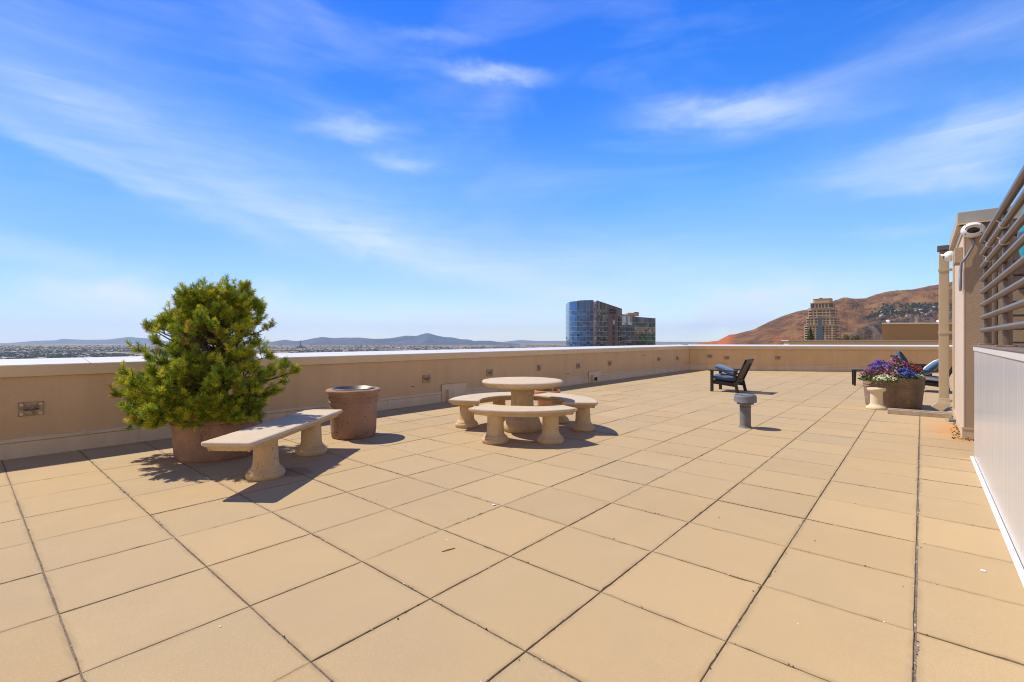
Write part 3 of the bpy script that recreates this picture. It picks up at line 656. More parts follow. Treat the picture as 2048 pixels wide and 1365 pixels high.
# ------------------------------------------------------------------ security cameras
def dome(loc, rz, label, sc=1):
    d = empty('security_camera', loc, label, 'camera', 'white dome cameras on the stucco corner', rz=rz); d.scale = (sc, sc, sc)
    b = new(); lathe(b, [(0, -.03), (.125, -.03), (.135, -.01), (.132, .03), (.115, .065), (.08, .092), (.04, .103), (0, .106)], 40)
    b.transform(Matrix.Rotation(pi/2, 4, 'X')); b.transform(Matrix.Scale(.82, 4, Vector((0, 0, 1)))); hs = obj('housing', b, M['camw'], d, True)
    b = new(); lathe(b, [(.058, .06), (.05, .085), (.03, .10), (0, .106)], 28); b.transform(Matrix.Rotation(pi/2, 4, 'X'))
    b.transform(Matrix.Translation((0, -.008, -.012)) @ Matrix.Scale(1.45, 4, Vector((1, 0, 0)))); obj('lens_dome', b, M['glass_d'], d, True)
    b = new()
    for k in range(9): pass
    secs = []
    for k in range(13):
        a = pi*(.04+.92*k/12); x, z = .085*cos(a), .055*sin(a)-.012
        secs.append([(x, -.07, z), (x*1.08, -.14-.02*sin(a), z*.9+.012), (x*1.10, -.14-.02*sin(a), z*.9+.018), (x*1.10, -.07, z+.008)])
    loft(b, secs); obj('hood', b, M['camw'], d, True)
    for sx in (-1, 1):
        for sz in (-1, 1):
            b = new(); tube(b, [(sx*.085, -.06, sz*.062), (sx*.085, -.072, sz*.062)], .007, 8); obj('screw', b, M['black'], hs)
    return d
dome(Vector((.495, 8.43, 2.68)), 0, 'white dome security camera facing out on the front of the stucco corner', .86)
dome(Vector((.30, 8.97, 2.44)), -pi/2, 'white security camera jutting left from the side of the stucco corner', .66)
r = empty('camera_conduit', (.5, 8.47, 2.1), 'grey metal conduit looping down between the two cameras', 'conduit')
bm = new(); tube(bm, [(.50, 8.475, 2.58), (.50, 8.475, 2.52), (.49, 8.475, 2.47), (.45, 8.475, 2.38), (.425, 8.47, 2.33), (.39, 8.475, 2.28), (.385, 8.48, 2.20), (.385, 8.49, 2.02), (.385, 8.51, 1.96), (.385, 8.56, 1.93), (.385, 8.62, 1.95), (.385, 8.65, 2.0), (.385, 8.66, 2.2)], .014, 10); obj('pipe', bm, M['conduit'], r, 'all', world=True)
bm = new(); box(bm, .33, .409, 8.60, 8.95, 2.30, 2.50, .004, 1); obj('junction_box', bm, M['stucco'], r, world=True)
# ------------------------------------------------------------------ roof vent pipe
VC = CW((1490.5-1024)*6.98/FPX, 6.98); VC.z = 0
r = empty('vent_pipe', VC, 'short grey roof vent pipe with a wide flat grey cap', 'vent')
bm = new(); lathe(bm, [(0, 0), (.095, 0), (.09, .01), (.078, .02), (.075, .03), (.0735, .37), (0, .37)], 32, jit=.002); obj('pipe', bm, M['pipe'], r, True)
bm = new(); lathe(bm, [(.085, .34), (.112, .342), (.115, .36), (.112, .378), (.0, .378)], 32); obj('collar', bm, M['pipe'], r, True)
bm = new(); lathe(bm, [(.0, .379), (.150, .379), (.156, .376), (.152, .382), (.152, .450), (.148, .464), (.140, .472), (.124, .477), (0, .479)], 48)
obj('cap', bm, M['pipecap'], r, True)
bm = new()
for k in range(40):
    a = 2*pi*k/40; p = Matrix.Translation((.120*cos(a), .120*sin(a), .475)) @ Matrix.Rotation(a, 4, 'Z'); box(bm, -.018, .018, -.004, .004, 0, .006, 0, M=p)
obj('cap_rib', bm, M['pipecap'], r)
bm = new()
for a in (.2, 2.2, 4.3): b2 = new(); tube(b2, [(.12*cos(a-1.9), .12*sin(a-1.9), .365), (.12*cos(a-1.9), .12*sin(a-1.9), .381)], .008, 8); obj('bolt', b2, M['bolt'], r)
tube(bm, [(.076*cos(2*pi*k/24), .076*sin(2*pi*k/24), .305+.004*sin(k)) for k in range(25)], .004, 6)
obj('clamp', bm, M['black'], r, True)
# ------------------------------------------------------------------ lounge armchairs
def slab_rot(bm, p0, p1, w0, w1, th, bev=.006):   # board from p0 to p1 (x,z), spanning y w0..w1
    a = atan2(p1[1]-p0[1], p1[0]-p0[0]); L = sqrt((p1[0]-p0[0])**2+(p1[1]-p0[1])**2)
    Mx = Matrix.Translation((p0[0], 0, p0[1])) @ Matrix.Rotation(-a, 4, 'Y')
    box(bm, 0, L, w0, w1, -th/2, th/2, bev, 1, M=Mx)
def armchair(loc, rz, label):
    c = empty('armchair', loc, label, 'armchair', 'black lounge armchairs', rz=rz)   # faces local -X
    W2 = .33
    for sy in (-1, 1):
        b = new(); box(b, -.33, -.265, sy*W2-.03, sy*W2+.03, 0, .51, .005, 1); obj('leg', b, M['black'], c)
        b = new(); slab_rot(b, (.30, 0), (.235, .30), sy*W2-.03, sy*W2+.03, .065); box(b, .21, .27, sy*W2-.03, sy*W2+.03, .26, .505, .004, 1); obj('leg', b, M['black'], c)
        b = new(); box(b, -.37, .30, sy*W2-.055, sy*W2+.055, .510, .537, .006, 2); obj('armrest', b, M['black'], c)
    b = new()
    for sy in (-1, 1): slab_rot(b, (-.27, .235), (.27, .175), sy*(W2-.045)-.014, sy*(W2-.045)+.014, .09)
    for k in range(6): slab_rot(b, (-.30+.095*k, .278-.0105*k), (-.215+.095*k, .269-.0105*k), -W2+.04, W2-.04, .018, .002)
    obj('seat_frame', b, M['black'], c)
    b = new()
    for k in range(5):
        y0 = -W2+.02+k*(2*W2-.04)/5; slab_rot(b, (.20, .20), (.47, .80), y0+.008, y0+(2*W2-.04)/5-.008, .02, .003)
    slab_rot(b, (.235, .245), (.260, .300), -W2+.01, W2-.01, .045); slab_rot(b, (.445, .70), (.485, .79), -W2+.01, W2-.01, .038)
    for sy in (-1, 1): slab_rot(b, (.21, .18), (.485, .805), sy*(W2-.03)-.02, sy*(W2-.03)+.02, .045)
    obj('backrest', b, M['black'], c)
    return c
def pillow(loc, rot, sx, sy, sz, m, name, label, cat, stripes=None, rz=0):
    b = new(); n = 18
    for sgn in (1, -1):
        g = [[b.verts.new(((i/n-.5)*sx*(1-.10*(1-abs(2*j/n-1)**2)*abs(2*i/n-1)), (j/n-.5)*sy*(1-.10*(1-abs(2*i/n-1)**2)*abs(2*j/n-1)),
              sgn*sz/2*(max(0, (1-abs(2*i/n-1)**3.0)*(1-abs(2*j/n-1)**3.0)))**.5)) for j in range(n+1)] for i in range(n+1)]
        for i in range(n):
            for j in range(n): b.faces.new((g[i][j], g[i+1][j], g[i+1][j+1], g[i][j+1]) if sgn > 0 else (g[i][j+1], g[i+1][j+1], g[i+1][j], g[i][j]))
    bmesh.ops.remove_doubles(b, verts=b.verts[:], dist=.0008)
    for v in b.verts: v.co += noise.noise_vector(v.co*7+Vector(loc))*.010+noise.noise_vector(v.co*22+Vector(loc))*.0035
    if stripes:
        for f in b.faces:
            q = f.calc_center_median().y/sy+.5; f.material_index = 1 if (int(q*7) % 2 == 0) else (2 if int(q*7) % 4 == 1 else 0)
    o = obj(name, b, m, None, 'all'); o.location = loc; o.rotation_euler = rot; tag(o, label, cat)
    return o
M['stripew'] = mat('stripe_white', (.80, .80, .82), .95, fine=.06, fscale=250); M['stripeb'] = mat('stripe_blue', (.09, .19, .36), .95, fine=.06, fscale=250)
A1 = Vector((-3.64, 12.51, 0)); armchair(A1, 0, 'black lounge armchair with loose blue cushions beyond the vent pipe')
pillow(A1+Vector((-.05, 0, .335)), (0, .08, 0), .60, .57, .17, M['blue2'], 'seat_cushion', 'thick blue seat cushion on the armchair beyond the vent pipe', 'cushion')
pillow(A1+Vector((-.06, .02, .52)), (0, .40, .1), .56, .50, .15, M['blue'], 'pillow', 'light blue pillow slumped over the arm of the armchair beyond the vent pipe', 'pillow')
A3 = CW((1873-1024)*11.6/FPX, 11.75); armchair(A3, -.1, 'black armchair with striped pillow behind the downspout')
pillow(A3+Vector((-.05, 0, .335)), (0, .08, -.1), .60, .57, .13, [M['navy'], M['stripew'], M['stripeb']], 'seat_cushion', 'navy and white striped seat cushion on the chair behind the downspout', 'cushion', True)
pillow(A3+Vector((.02, -.02, .60)), (0, -.80, -.1), .56, .58, .20, [M['stripew'], M['stripeb'], M['stripew']], 'pillow', 'blue and white striped pillow leaning in the chair behind the downspout', 'pillow', True)
A2 = CW((1822-1024)*14.4/FPX, 14.3); armchair(A2, pi+.25, 'black armchair facing right, behind the flower planter')
pillow(A2+Vector((.05, 0, .335)), (0, -.08, .25), .60, .57, .13, M['navy'], 'seat_cushion', 'navy seat cushion on the armchair behind the flower planter', 'cushion')
pillow(A2+Vector((-.25, -.06, .66)), (0, 1.12, .25), .66, .54, .15, M['navy'], 'back_cushion', 'blue back cushion folded over the armchair behind the flowers', 'cushion')
SP = CW((1723-1024)*13.3/FPX, 13.3)
r = empty('side_table', SP, 'small black side table left of the flower planter', 'side table', rz=.2)
bm = new()
for k in range(4): box(bm, -.21, .21, -.21+.106*k, -.110+.106*k, .42, .445, .003, 1)
obj('table_top', bm, M['black'], r)
for sx in (-1, 1):
    for sy in (-1, 1):
        bm = new(); loft(bm, [[(sx*.175+a*.022, sy*.175+b*.022, 0) for a, b in ((-1, -1), (1, -1), (1, 1), (-1, 1))], [(sx*.17+a*.034, sy*.17+b*.034, .42) for a, b in ((-1, -1), (1, -1), (1, 1), (-1, 1))]]); obj('leg', bm, M['black'], r)
# ------------------------------------------------------------------ plants
def col_layer(bm): return bm.loops.layers.float_color.new('Col')
def paint(f, cl, c):
    for lp in f.loops: lp[cl] = (*c, 1)
def build_pine():
    rnd = random.Random(11)
    root = empty('pine_tree', PC+Vector((0, 0, .54)), 'bushy green pine tree growing in the large brown planter', 'tree', rz=0)
    rg = Vector((CT, ST, 0)); fw = Vector((-ST, CT, 0))
    base = PC.copy()
    ox = (434-436)*5.36/FPX
    def tab(t, z):
        for (z0, v0), (z1, v1) in zip(t, t[1:]):
            if z <= z1: return v0+(v1-v0)*max(0, min(1, (z-z0)/(z1-z0)))
        return t[-1][1]
    Lt = [(.40, .76), (.53, .95), (.72, .98), (.95, .95), (1.17, .83), (1.40, .76), (1.59, .58), (1.73, .36), (1.88, .20), (2.0, .05)]
    Rt = [(.40, .30), (.60, .52), (.72, .70), (.95, .82), (1.10, .62), (1.17, .58), (1.40, .58), (1.59, .44), (1.73, .42), (1.88, .34), (2.0, .22)]
    def env(az, z):                       # az measured from camera-right
        l_, r_ = tab(Lt, z), tab(Rt, z); c = cos(az); s = (c+1)/2
        lat = l_+(r_-l_)*s; dep = .5*(l_+r_)*.92
        return sqrt((lat*c)**2+(dep*sin(az))**2)
    bt = new(); shoots = []
    trunk = [base+Vector((0, 0, .45)), base+rg*.02+Vector((0, 0, .75)), base-rg*.01+Vector((0, 0, 1.05)), base+rg*.03+Vector((0, 0, 1.35)), base+rg*.08+Vector((0, 0, 1.62)), base+rg*.16+Vector((0, 0, 1.82))]
    tube(bt, trunk, [.055, .048, .042, .033, .022, .012], 10)
    def tp(z):
        for a, b in zip(trunk, trunk[1:]):
            if z <= b.z: t = (z-a.z)/(b.z-a.z); return a.lerp(b, max(0, t))
        return trunk[-1]
    def bez(a, b, c, n): return [a*(1-t)**2+b*2*t*(1-t)+c*t*t for t in [k/n for k in range(n+1)]]
    leaders = [((395-434), 585, .1), ((426-434), 582, -.1), ((448-434), 578, .15), ((470-434), 580, -.15), ((487-434), 570, 0), ((512-434), 612, .1), ((365-434), 614, 0), ((325-434), 628, .1), ((296-434), 658, .05), ((538-434), 655, 0), ((585-434), 742, .05), ((247-434), 745, 0), ((243-434), 785, -.1), ((275-434), 838, -.05), ((258-434), 815, .1)]
    tips = []
    for dx, y, dp in leaders:
        tips.append(base+rg*(dx*5.36/FPX)+fw*dp+Vector((0, 0, H+(HY-y)*5.36/FPX)))
    nb = 0
    for k in range(215):
        z = .50+1.34*rnd.random(); az = rnd.random()*2*pi
        if k < 90: az = pi*1.5+rnd.gauss(0, .9)   # extra fullness facing the terrace
        R = env(az, z)*rnd.choice([rnd.uniform(.45, .8), rnd.uniform(.8, .98)])
        p = base+rg*(R*cos(az))+fw*(R*sin(az)); p.z = z
        tips.append(p)
    for k in range(46):
        az = pi*1.5+rnd.uniform(-1.75, 1.3); z = rnd.uniform(.44, .64); R = rnd.uniform(.54, .76)*(1.12 if cos(az) < -.2 else .9)
        p = base+rg*(R*cos(az))+fw*(R*sin(az)); p.z = z; tips.append(p)
    for p in tips:
        zb = max(.60, min(1.75, p.z-rnd.uniform(.05, .30)-.22*Vector((p.x-base.x, p.y-base.y)).length*.5)); a = tp(zb)
        d = p-a; mid = a+d*.55+Vector((0, 0, -.10*d.length-.02)); n = 7; path = bez(a, mid, p, n); L = d.length
        r0 = .006+.013*L; tube(bt, path, [r0*(1-.75*t/n) for t in range(n+1)], 6, False)
        d0 = (p-path[-2]).normalized(); shoots.append((p, d0, 1.0))
        for _ in range(7):
            rv = Vector((rnd.gauss(0, 1), rnd.gauss(0, 1), rnd.gauss(.2, .8))).normalized(); ds = (d0*.6+rv).normalized(); q = p-d0*.03+ds*rnd.uniform(.04, .085); shoots.append((q, ds, rnd.uniform(.75, 1)))
        side = max(3, int(L*13))
        for s in range(side):
            t = .32+.68*(s+rnd.random())/side; q = path[min(n-1, int(t*n))].lerp(path[min(n, int(t*n)+1)], t*n-int(t*n))
            tg = (path[min(n, int(t*n)+1)]-path[max(0, int(t*n)-1)]).normalized()
            rv = Vector((rnd.gauss(0, 1), rnd.gauss(0, 1), rnd.gauss(.25, .7))).normalized()
            dr = (tg*.75+rv*.8).normalized(); ln = rnd.uniform(.06, .17)*(1.1-.25*t); e = q+dr*ln; e.z += ln*.25
            tube(bt, [q, q.lerp(e, .55)-Vector((0, 0, .006)), e], [.004, .003, .002], 4, False)
            shoots.append((e, ((e-q).normalized()+Vector((0, 0, .35))).normalized(), rnd.uniform(.7, 1)))
            if rnd.random() < .75:
                m2 = q.lerp(e, .5); r2 = Vector((rnd.gauss(0, 1), rnd.gauss(0, 1), rnd.gauss(.3, .6))).normalized(); e2 = m2+(dr*.5+r2).normalized()*ln*.6
                shoots.append((e2, ((e2-m2).normalized()+Vector((0, 0, .3))).normalized(), rnd.uniform(.6, .9)))
    obj('trunk', bt, M['bark'], root, True, world=True)
    bm = new(); cl = col_layer(bm)
    for p, d, s in shoots:
        if p.z < .36: continue
        lt = (p-base).dot(rg)-.03; gp = noise.noise(p*3.3)
        if ((lt-.02)/.25)**2+((p.z-1.27)/.15)**2 < 1 and rnd.random() < .88: continue
        if gp < -.18 and rnd.random() < .6: continue
        g = rnd.random(); base_c = Vector((.45, .51, .033)).lerp(Vector((.13, .23, .020)), g**.9)
        if rnd.random() < .26: base_c = Vector((.60, .60, .04))
        if rnd.random() < .05: base_c = Vector((.40, .24, .05))
        d = (d+Vector((0, 0, .25))).normalized()
        ax = d.orthogonal().normalized(); ay = d.cross(ax); ln = .070*s; nn = 58
        for k in range(nn):
            t = k/nn; o_ = p-d*ln*(1-t)*1.1; a = rnd.random()*2*pi; spread = 1.15-.75*t*t+rnd.gauss(0, .13)
            nd = (d*cos(spread)+(ax*cos(a)+ay*sin(a))*sin(spread)).normalized(); nl = rnd.uniform(.034, .048)
            w = nd.cross(Vector((rnd.gauss(0, 1), rnd.gauss(0, 1), rnd.gauss(0, 1)))).normalized()*.0021
            e = o_+nd*nl; v1, v2, v3, v4 = bm.verts.new(o_-w), bm.verts.new(o_+w), bm.verts.new(e+w*.6), bm.verts.new(e-w*.6)
            f = bm.faces.new((v1, v2, v3, v4)); kk = rnd.uniform(.75, 1.25); paint(f, cl, base_c*kk)
    obj('crown', bm, M['needle'], root, False, world=True)
build_pine()
def leaf_quad(bm, cl, o, d, L, W, c):
    w = d.cross(Vector((random.gauss(0, 1), random.gauss(0, 1), random.gauss(0, 1)))).normalized()*W
    f = bm.faces.new([bm.verts.new(q) for q in (o, o+d*L*.5+w, o+d*L, o+d*L*.5-w)]); paint(f, cl, c)
def flowers(name, c, rad, h0, h1, cols, label, cat, nfl, nlf, grp, size=.016, spiky=False):
    rnd = random.Random(hash(label) % 1000 if False else len(label)*7+int(c[0]*100) % 97)
    r = empty(name, c, label, cat, grp)
    bl = new(); cl = col_layer(bl); bf = new(); cf = col_layer(bf)
    for k in range(nlf):
        a = rnd.random()*2*pi; q = rad*sqrt(rnd.random()); o = Vector((q*cos(a), q*sin(a), h0+(h1-h0)*rnd.random()*(1-.5*q/rad)))
        d = Vector((rnd.gauss(0, 1), rnd.gauss(0, 1), rnd.gauss(.4, .7))).normalized(); g = rnd.uniform(.5, 1.3)
        leaf_quad(bl, cl, o, d, rnd.uniform(.03, .06), rnd.uniform(.008, .014), (.07*g, .13*g, .025*g))
    for k in range(nfl):
        a = rnd.random()*2*pi; q = rad*sqrt(rnd.random()); o = Vector((q*cos(a), q*sin(a), h0+(h1-h0)*(rnd.uniform(.45, 1.05))*(1-.45*(q/rad)**2)+.005))
        cc = Vector(rnd.choice(cols))*rnd.uniform(.75, 1.2); up = Vector((rnd.gauss(0, .5)+.25*cos(a), rnd.gauss(0, .5)+.25*sin(a), 1)).normalized()
        ax = up.orthogonal().normalized(); ay = up.cross(ax)
        np_ = 5
        for m in range(np_):
            t = 2*pi*m/np_+rnd.random()*.3; dd = (ax*cos(t)+ay*sin(t)+up*(.25 if not spiky else .8)).normalized(); w = (ax*-sin(t)+ay*cos(t)); s = size*rnd.uniform(.8, 1.2)
            f = bf.faces.new([bf.verts.new(z) for z in (o, o+dd*s*.6+w*s*.5, o+dd*s, o+dd*s*.6-w*s*.5)]); paint(f, cf, cc)
    obj('leaves', bl, M['leaf'], r); obj('blossoms', bf, M['petal'], r)
    return r
FG = 'flowering plants in the weathered planter'
def fl(px_, py_, F, *a, **k):
    p = AT(px_, F, py_); flowers('flowering_plant', Vector((p.x, p.y, .52)), *a, FG, **k)
fl(1760, 740, 9.2, .21, .04, .36, [(.06, .03, .45), (.10, .04, .50)], 'mound of violet-blue petunias at the upper left of the planter', 'flowers', 260, 420, size=.019)
fl(1793, 733, 9.35, .19, .08, .41, [(.45, .10, .30), (.65, .25, .45), (.30, .05, .25)], 'pink and magenta flowers at the top middle of the planter', 'flowers', 170, 360)
fl(1820, 735, 9.30, .20, .04, .32, [(.38, .01, .02), (.50, .02, .03)], 'dark red flowers at the right side of the planter', 'flowers', 220, 420, size=.019)
fl(1741, 750, 9.05, .16, -.01, .22, [(.25, .05, .12), (.35, .12, .22), (.16, .03, .10)], 'dusky purple flowers spilling over the left rim', 'flowers', 200, 260)
fl(1773, 750, 8.90, .18, .0, .24, [(.45, .02, .08), (.70, .35, .42), (.35, .02, .06)], 'crimson and pale pink flowers low in the planter', 'flowers', 140, 300)
fl(1770, 758, 8.74, .19, -.02, .11, [(.80, .80, .62), (.72, .75, .45)], 'white alyssum spilling over the front left rim', 'flowers', 190, 220, size=.015)
fl(1812, 748, 8.86, .16, .0, .24, [(.04, .06, .50), (.07, .12, .55)], 'deep blue lobelia in the front middle of the planter', 'flowers', 230, 280, size=.017)
fl(1829, 757, 8.93, .15, -.01, .13, [(.80, .80, .62), (.72, .75, .45)], 'white alyssum at the front right rim', 'flowers', 110, 240, size=.015)
fl(1726, 752, 9.2, .06, -.02, .06, [(.5, .6, .2)], 'green trailing sprig hanging over the left rim', 'flowers', 6, 70)
p = G_(1811, 819.5)+Vector((0, 0, 0)); q = AT(1811, 8.71, 765)
r = empty('trailing_vine', (q.x, q.y, .5), 'thin yellow-green vine trailing down the front of the flower planter', 'vine')
bm = new(); cl = col_layer(bm); rg = Vector((CT, ST, 0)); fo = Vector((ST, -CT, 0))
pts = [Vector((0, 0, .03)), rg*.01+fo*.03, rg*.02+fo*.03+Vector((0, 0, -.12)), rg*.02+fo*.035+Vector((0, 0, -.26)), rg*-.01+fo*.04+Vector((0, 0, -.36))]
tube(bm, pts, .0035, 5)
for f in bm.faces: paint(f, cl, (.30, .30, .05))
for zz in (-.18, -.20, -.34, -.36, -.37):
    for k in range(5): leaf_quad(bm, cl, fo*.045+rg*.015+Vector((0, 0, zz)), Vector((random.gauss(0, 1), random.gauss(0, 1), random.gauss(0, .5))).normalized(), .035, .007, (.38, .38, .06))
obj('stem', bm, M['leaf'], r)
flowers('flowering_plant', TC+Vector((0, 0, .31)), .21, 0, .10, [(.45, .02, .02), (.50, .12, .02), (.16, .16, .03)], 'red and rust flowers in the small terracotta pot', 'flowers', 120, 160, 'flowers in the terracotta pot', size=.018)
# debris
def litter():
    rnd = random.Random(5)
    def pebble(p, s, m, lab, cat, name='pebble', grp='bits of litter on the pavers'):
        b = new(); bmesh.ops.create_icosphere(b, subdivisions=2, radius=s)
        for v in b.verts: v.co += noise.noise_vector(v.co*60+p)*s*.4; v.co.z *= .4
        o = obj(name, b, m, None, True); o.location = p+Vector((0, 0, s*.35)); o.rotation_euler = (0, 0, rnd.random()*6); tag(o, lab, cat, grp)
    pebble(G_(1966, 1143), .011, M['white'], 'white stone chip on the pavers near the white panel', 'pebble')
    pebble(G_(988, 1011), .014, M['white'], 'small pale chip on the pavers in the middle of the terrace', 'pebble')
    pebble(G_(440, 1254), .005, M['white'], 'tiny white grain on a paver at the lower left', 'pebble')
    for x, y in ((735, 1165), (1020, 1165), (900, 985), (1240, 920)):
        pass
    b = new(); a, c = G_(884, 1105), G_(910, 1098); tube(b, [a+Vector((0, 0, .003)), a.lerp(c, .5)+Vector((0, 0, .006)), c+Vector((0, 0, .003))], .003, 5)
    o = obj('twig', b, M['leafdry']); tag(o, 'short reddish twig lying on a paver in the foreground', 'twig')
    b = new(); cl = col_layer(b)
    for k in range(160):
        t = rnd.random(); p = Vector((.40-.10*rnd.random()**2, 8.40+2.0*t**1.4, .004)) if rnd.random() < .5 else Vector((.42+.5*rnd.random(), 8.42-.05*rnd.random(), .004))
        d = Vector((rnd.gauss(0, 1), rnd.gauss(0, 1), abs(rnd.gauss(0, .5)))).normalized(); g = rnd.uniform(.5, 1.2)
        leaf_quad(b, cl, p, d, rnd.uniform(.02, .05), rnd.uniform(.006, .014), rnd.choice([(.30*g, .15*g, .03*g), (.35*g, .28*g, .05*g), (.10*g, .06*g, .03*g)]))
    o = obj('leaf_litter', b, M['leaf']); tag(o, 'dry brown and yellow leaves blown against the foot of the stucco wall', 'leaves', kind='stuff')
    r = empty('drain_box', G_(1906, 846), 'small dark drain box at the foot of the stucco wall', 'drain')
    b = new(); box(b, -.05, .03, -.05, .05, 0, .055, .006, 2); obj('box', b, M['pipe'], r); b = new(); tube(b, [(-.06, -.06, .008), (.0, -.075, .012), (.04, -.05, .008)], .006, 6); obj('wire', b, M['bolt'], r)
    # grit, crumbs and specks that have gathered on the pavers
    b = new()
    for k in range(650):
        i = rnd.choice([2, 1, 0, 2, -1, 3, -2]); x = TX0+i*T+rnd.gauss(0, .008 if rnd.random() < .8 else .03); y = rnd.uniform(1.0, 7.5)
        if rnd.random() < .45: y = TY0+rnd.randrange(-1, 8)*T+rnd.gauss(0, .006); x = rnd.uniform(-4.5, .4)
        s = rnd.uniform(.001, .003); m = Matrix.Translation((x, y, .001)) @ Matrix.Rotation(rnd.random()*6, 4, 'Z')
        box(b, -s, s, -s*.8, s*.8, 0, s*1.1, 0, M=m, mi=rnd.choice([0, 0, 1, 2]))
    for k in range(60):
        x = rnd.uniform(-6.6, .3); y = rnd.uniform(1.2, 12); s = rnd.uniform(.002, .006); m = Matrix.Translation((x, y, .001)) @ Matrix.Rotation(rnd.random()*6, 4, 'Z')
        box(b, -s, s, -s*.6, s*.6, 0, s*.3, 0, M=m, mi=rnd.choice([0, 0, 0, 1]))
    o = obj('grit', b, [M['soil'], M['white'], M['joint']]); tag(o, 'fine grit and crumbs scattered along the paver joints', 'grit', kind='stuff')
litter()
# ------------------------------------------------------------------ neighbouring roof beyond the far parapet
def neighbour():
    r = empty('neighbouring_roof', CW(17.5, 30), 'low pale roof edge and tan penthouse block beyond the far parapet', 'building')
    x0 = (1578-1024)/FPX*30
    def q(r_, F): v_ = CW(r_, F); return (v_.x, v_.y)
    bm = new(); prism(bm, [q(x0, 30), q(60, 29.2), q(60, 29.8), q(x0, 30.6)], -20, 1.17); obj('roof_parapet', bm, M['coping'], r, world=True)
    bm = new(); prism(bm, [q(x0-.1, 29.9), q(60, 29.1), q(60, 29.9), q(x0-.1, 30.7)], 1.172, 1.235); obj('parapet_cap', bm, M['trim'], r, world=True)
    bm = new(); prism(bm, [q(x0, 30.61), q(60, 29.81), q(60, 50), q(x0*50/30+2, 50)], -20, .8); obj('roof_deck', bm, M['rooftan'], r, world=True)
    xa = (1764-1024)/FPX*36
    bm = new(); prism(bm, [q(xa, 36), q(60, 35), q(60, 44), q(xa*44/36+1.5, 44)], .81, 2.42); obj('penthouse_wall', bm, M['rooftan'], r, world=True)
    bm = new(); prism(bm, [q(xa-.15, 35.85), q(60, 34.85), q(60, 44.1), q(xa*44/36+1.35, 44.1)], 2.421, 2.53); obj('penthouse_cap', bm, M['coptop'], r, world=True)
    vn = 0
    for x, lab in ((1776, 'white round roof vent on the left end of the tan penthouse'), (1877, 'white round roof vent beside the downspout on the penthouse')):
        p = AT(x, 38); v_ = empty('roof_vent', (p.x, p.y, 2.53), lab, 'vent', 'white roof vents on the penthouse')
        b = new(); lathe(b, [(.06, 0), (.06, .12), (0, .12)], 14); obj('neck', b, M['white'], v_, True)
        b = new(); lathe(b, [(.0, .10), (.10, .12), (.14, .18), (.13, .24), (.08, .29), (0, .31)], 18); obj('turbine', b, M['white'], v_, True)
    p = AT(1824, 39); v_ = empty('metal_flue', (p.x, p.y, 2.53), 'tall round metal flue on the tan penthouse roof', 'flue')
    b = new(); lathe(b, [(.17, 0), (.17, .60), (.0, .60)], 20); obj('pipe', b, M['steel'], v_, True)
    b = new(); lathe(b, [(.0, .602), (.12, .602), (.12, .70), (.16, .70), (.16, .74), (0, .76)], 20); obj('cowl', b, M['pipe'], v_, True)
    p = AT(1834, 39.4); v_ = empty('metal_flue', (p.x, p.y, 2.53), 'slimmer brown flue just behind the tall metal one', 'flue')
    b = new(); lathe(b, [(.10, 0), (.10, .66), (0, .66)], 14); obj('pipe', b, M['plate'], v_, True); b = new(); lathe(b, [(.0, .662), (.13, .662), (.13, .69), (0, .70)], 14); obj('cowl', b, M['plate'], v_, True)
neighbour()
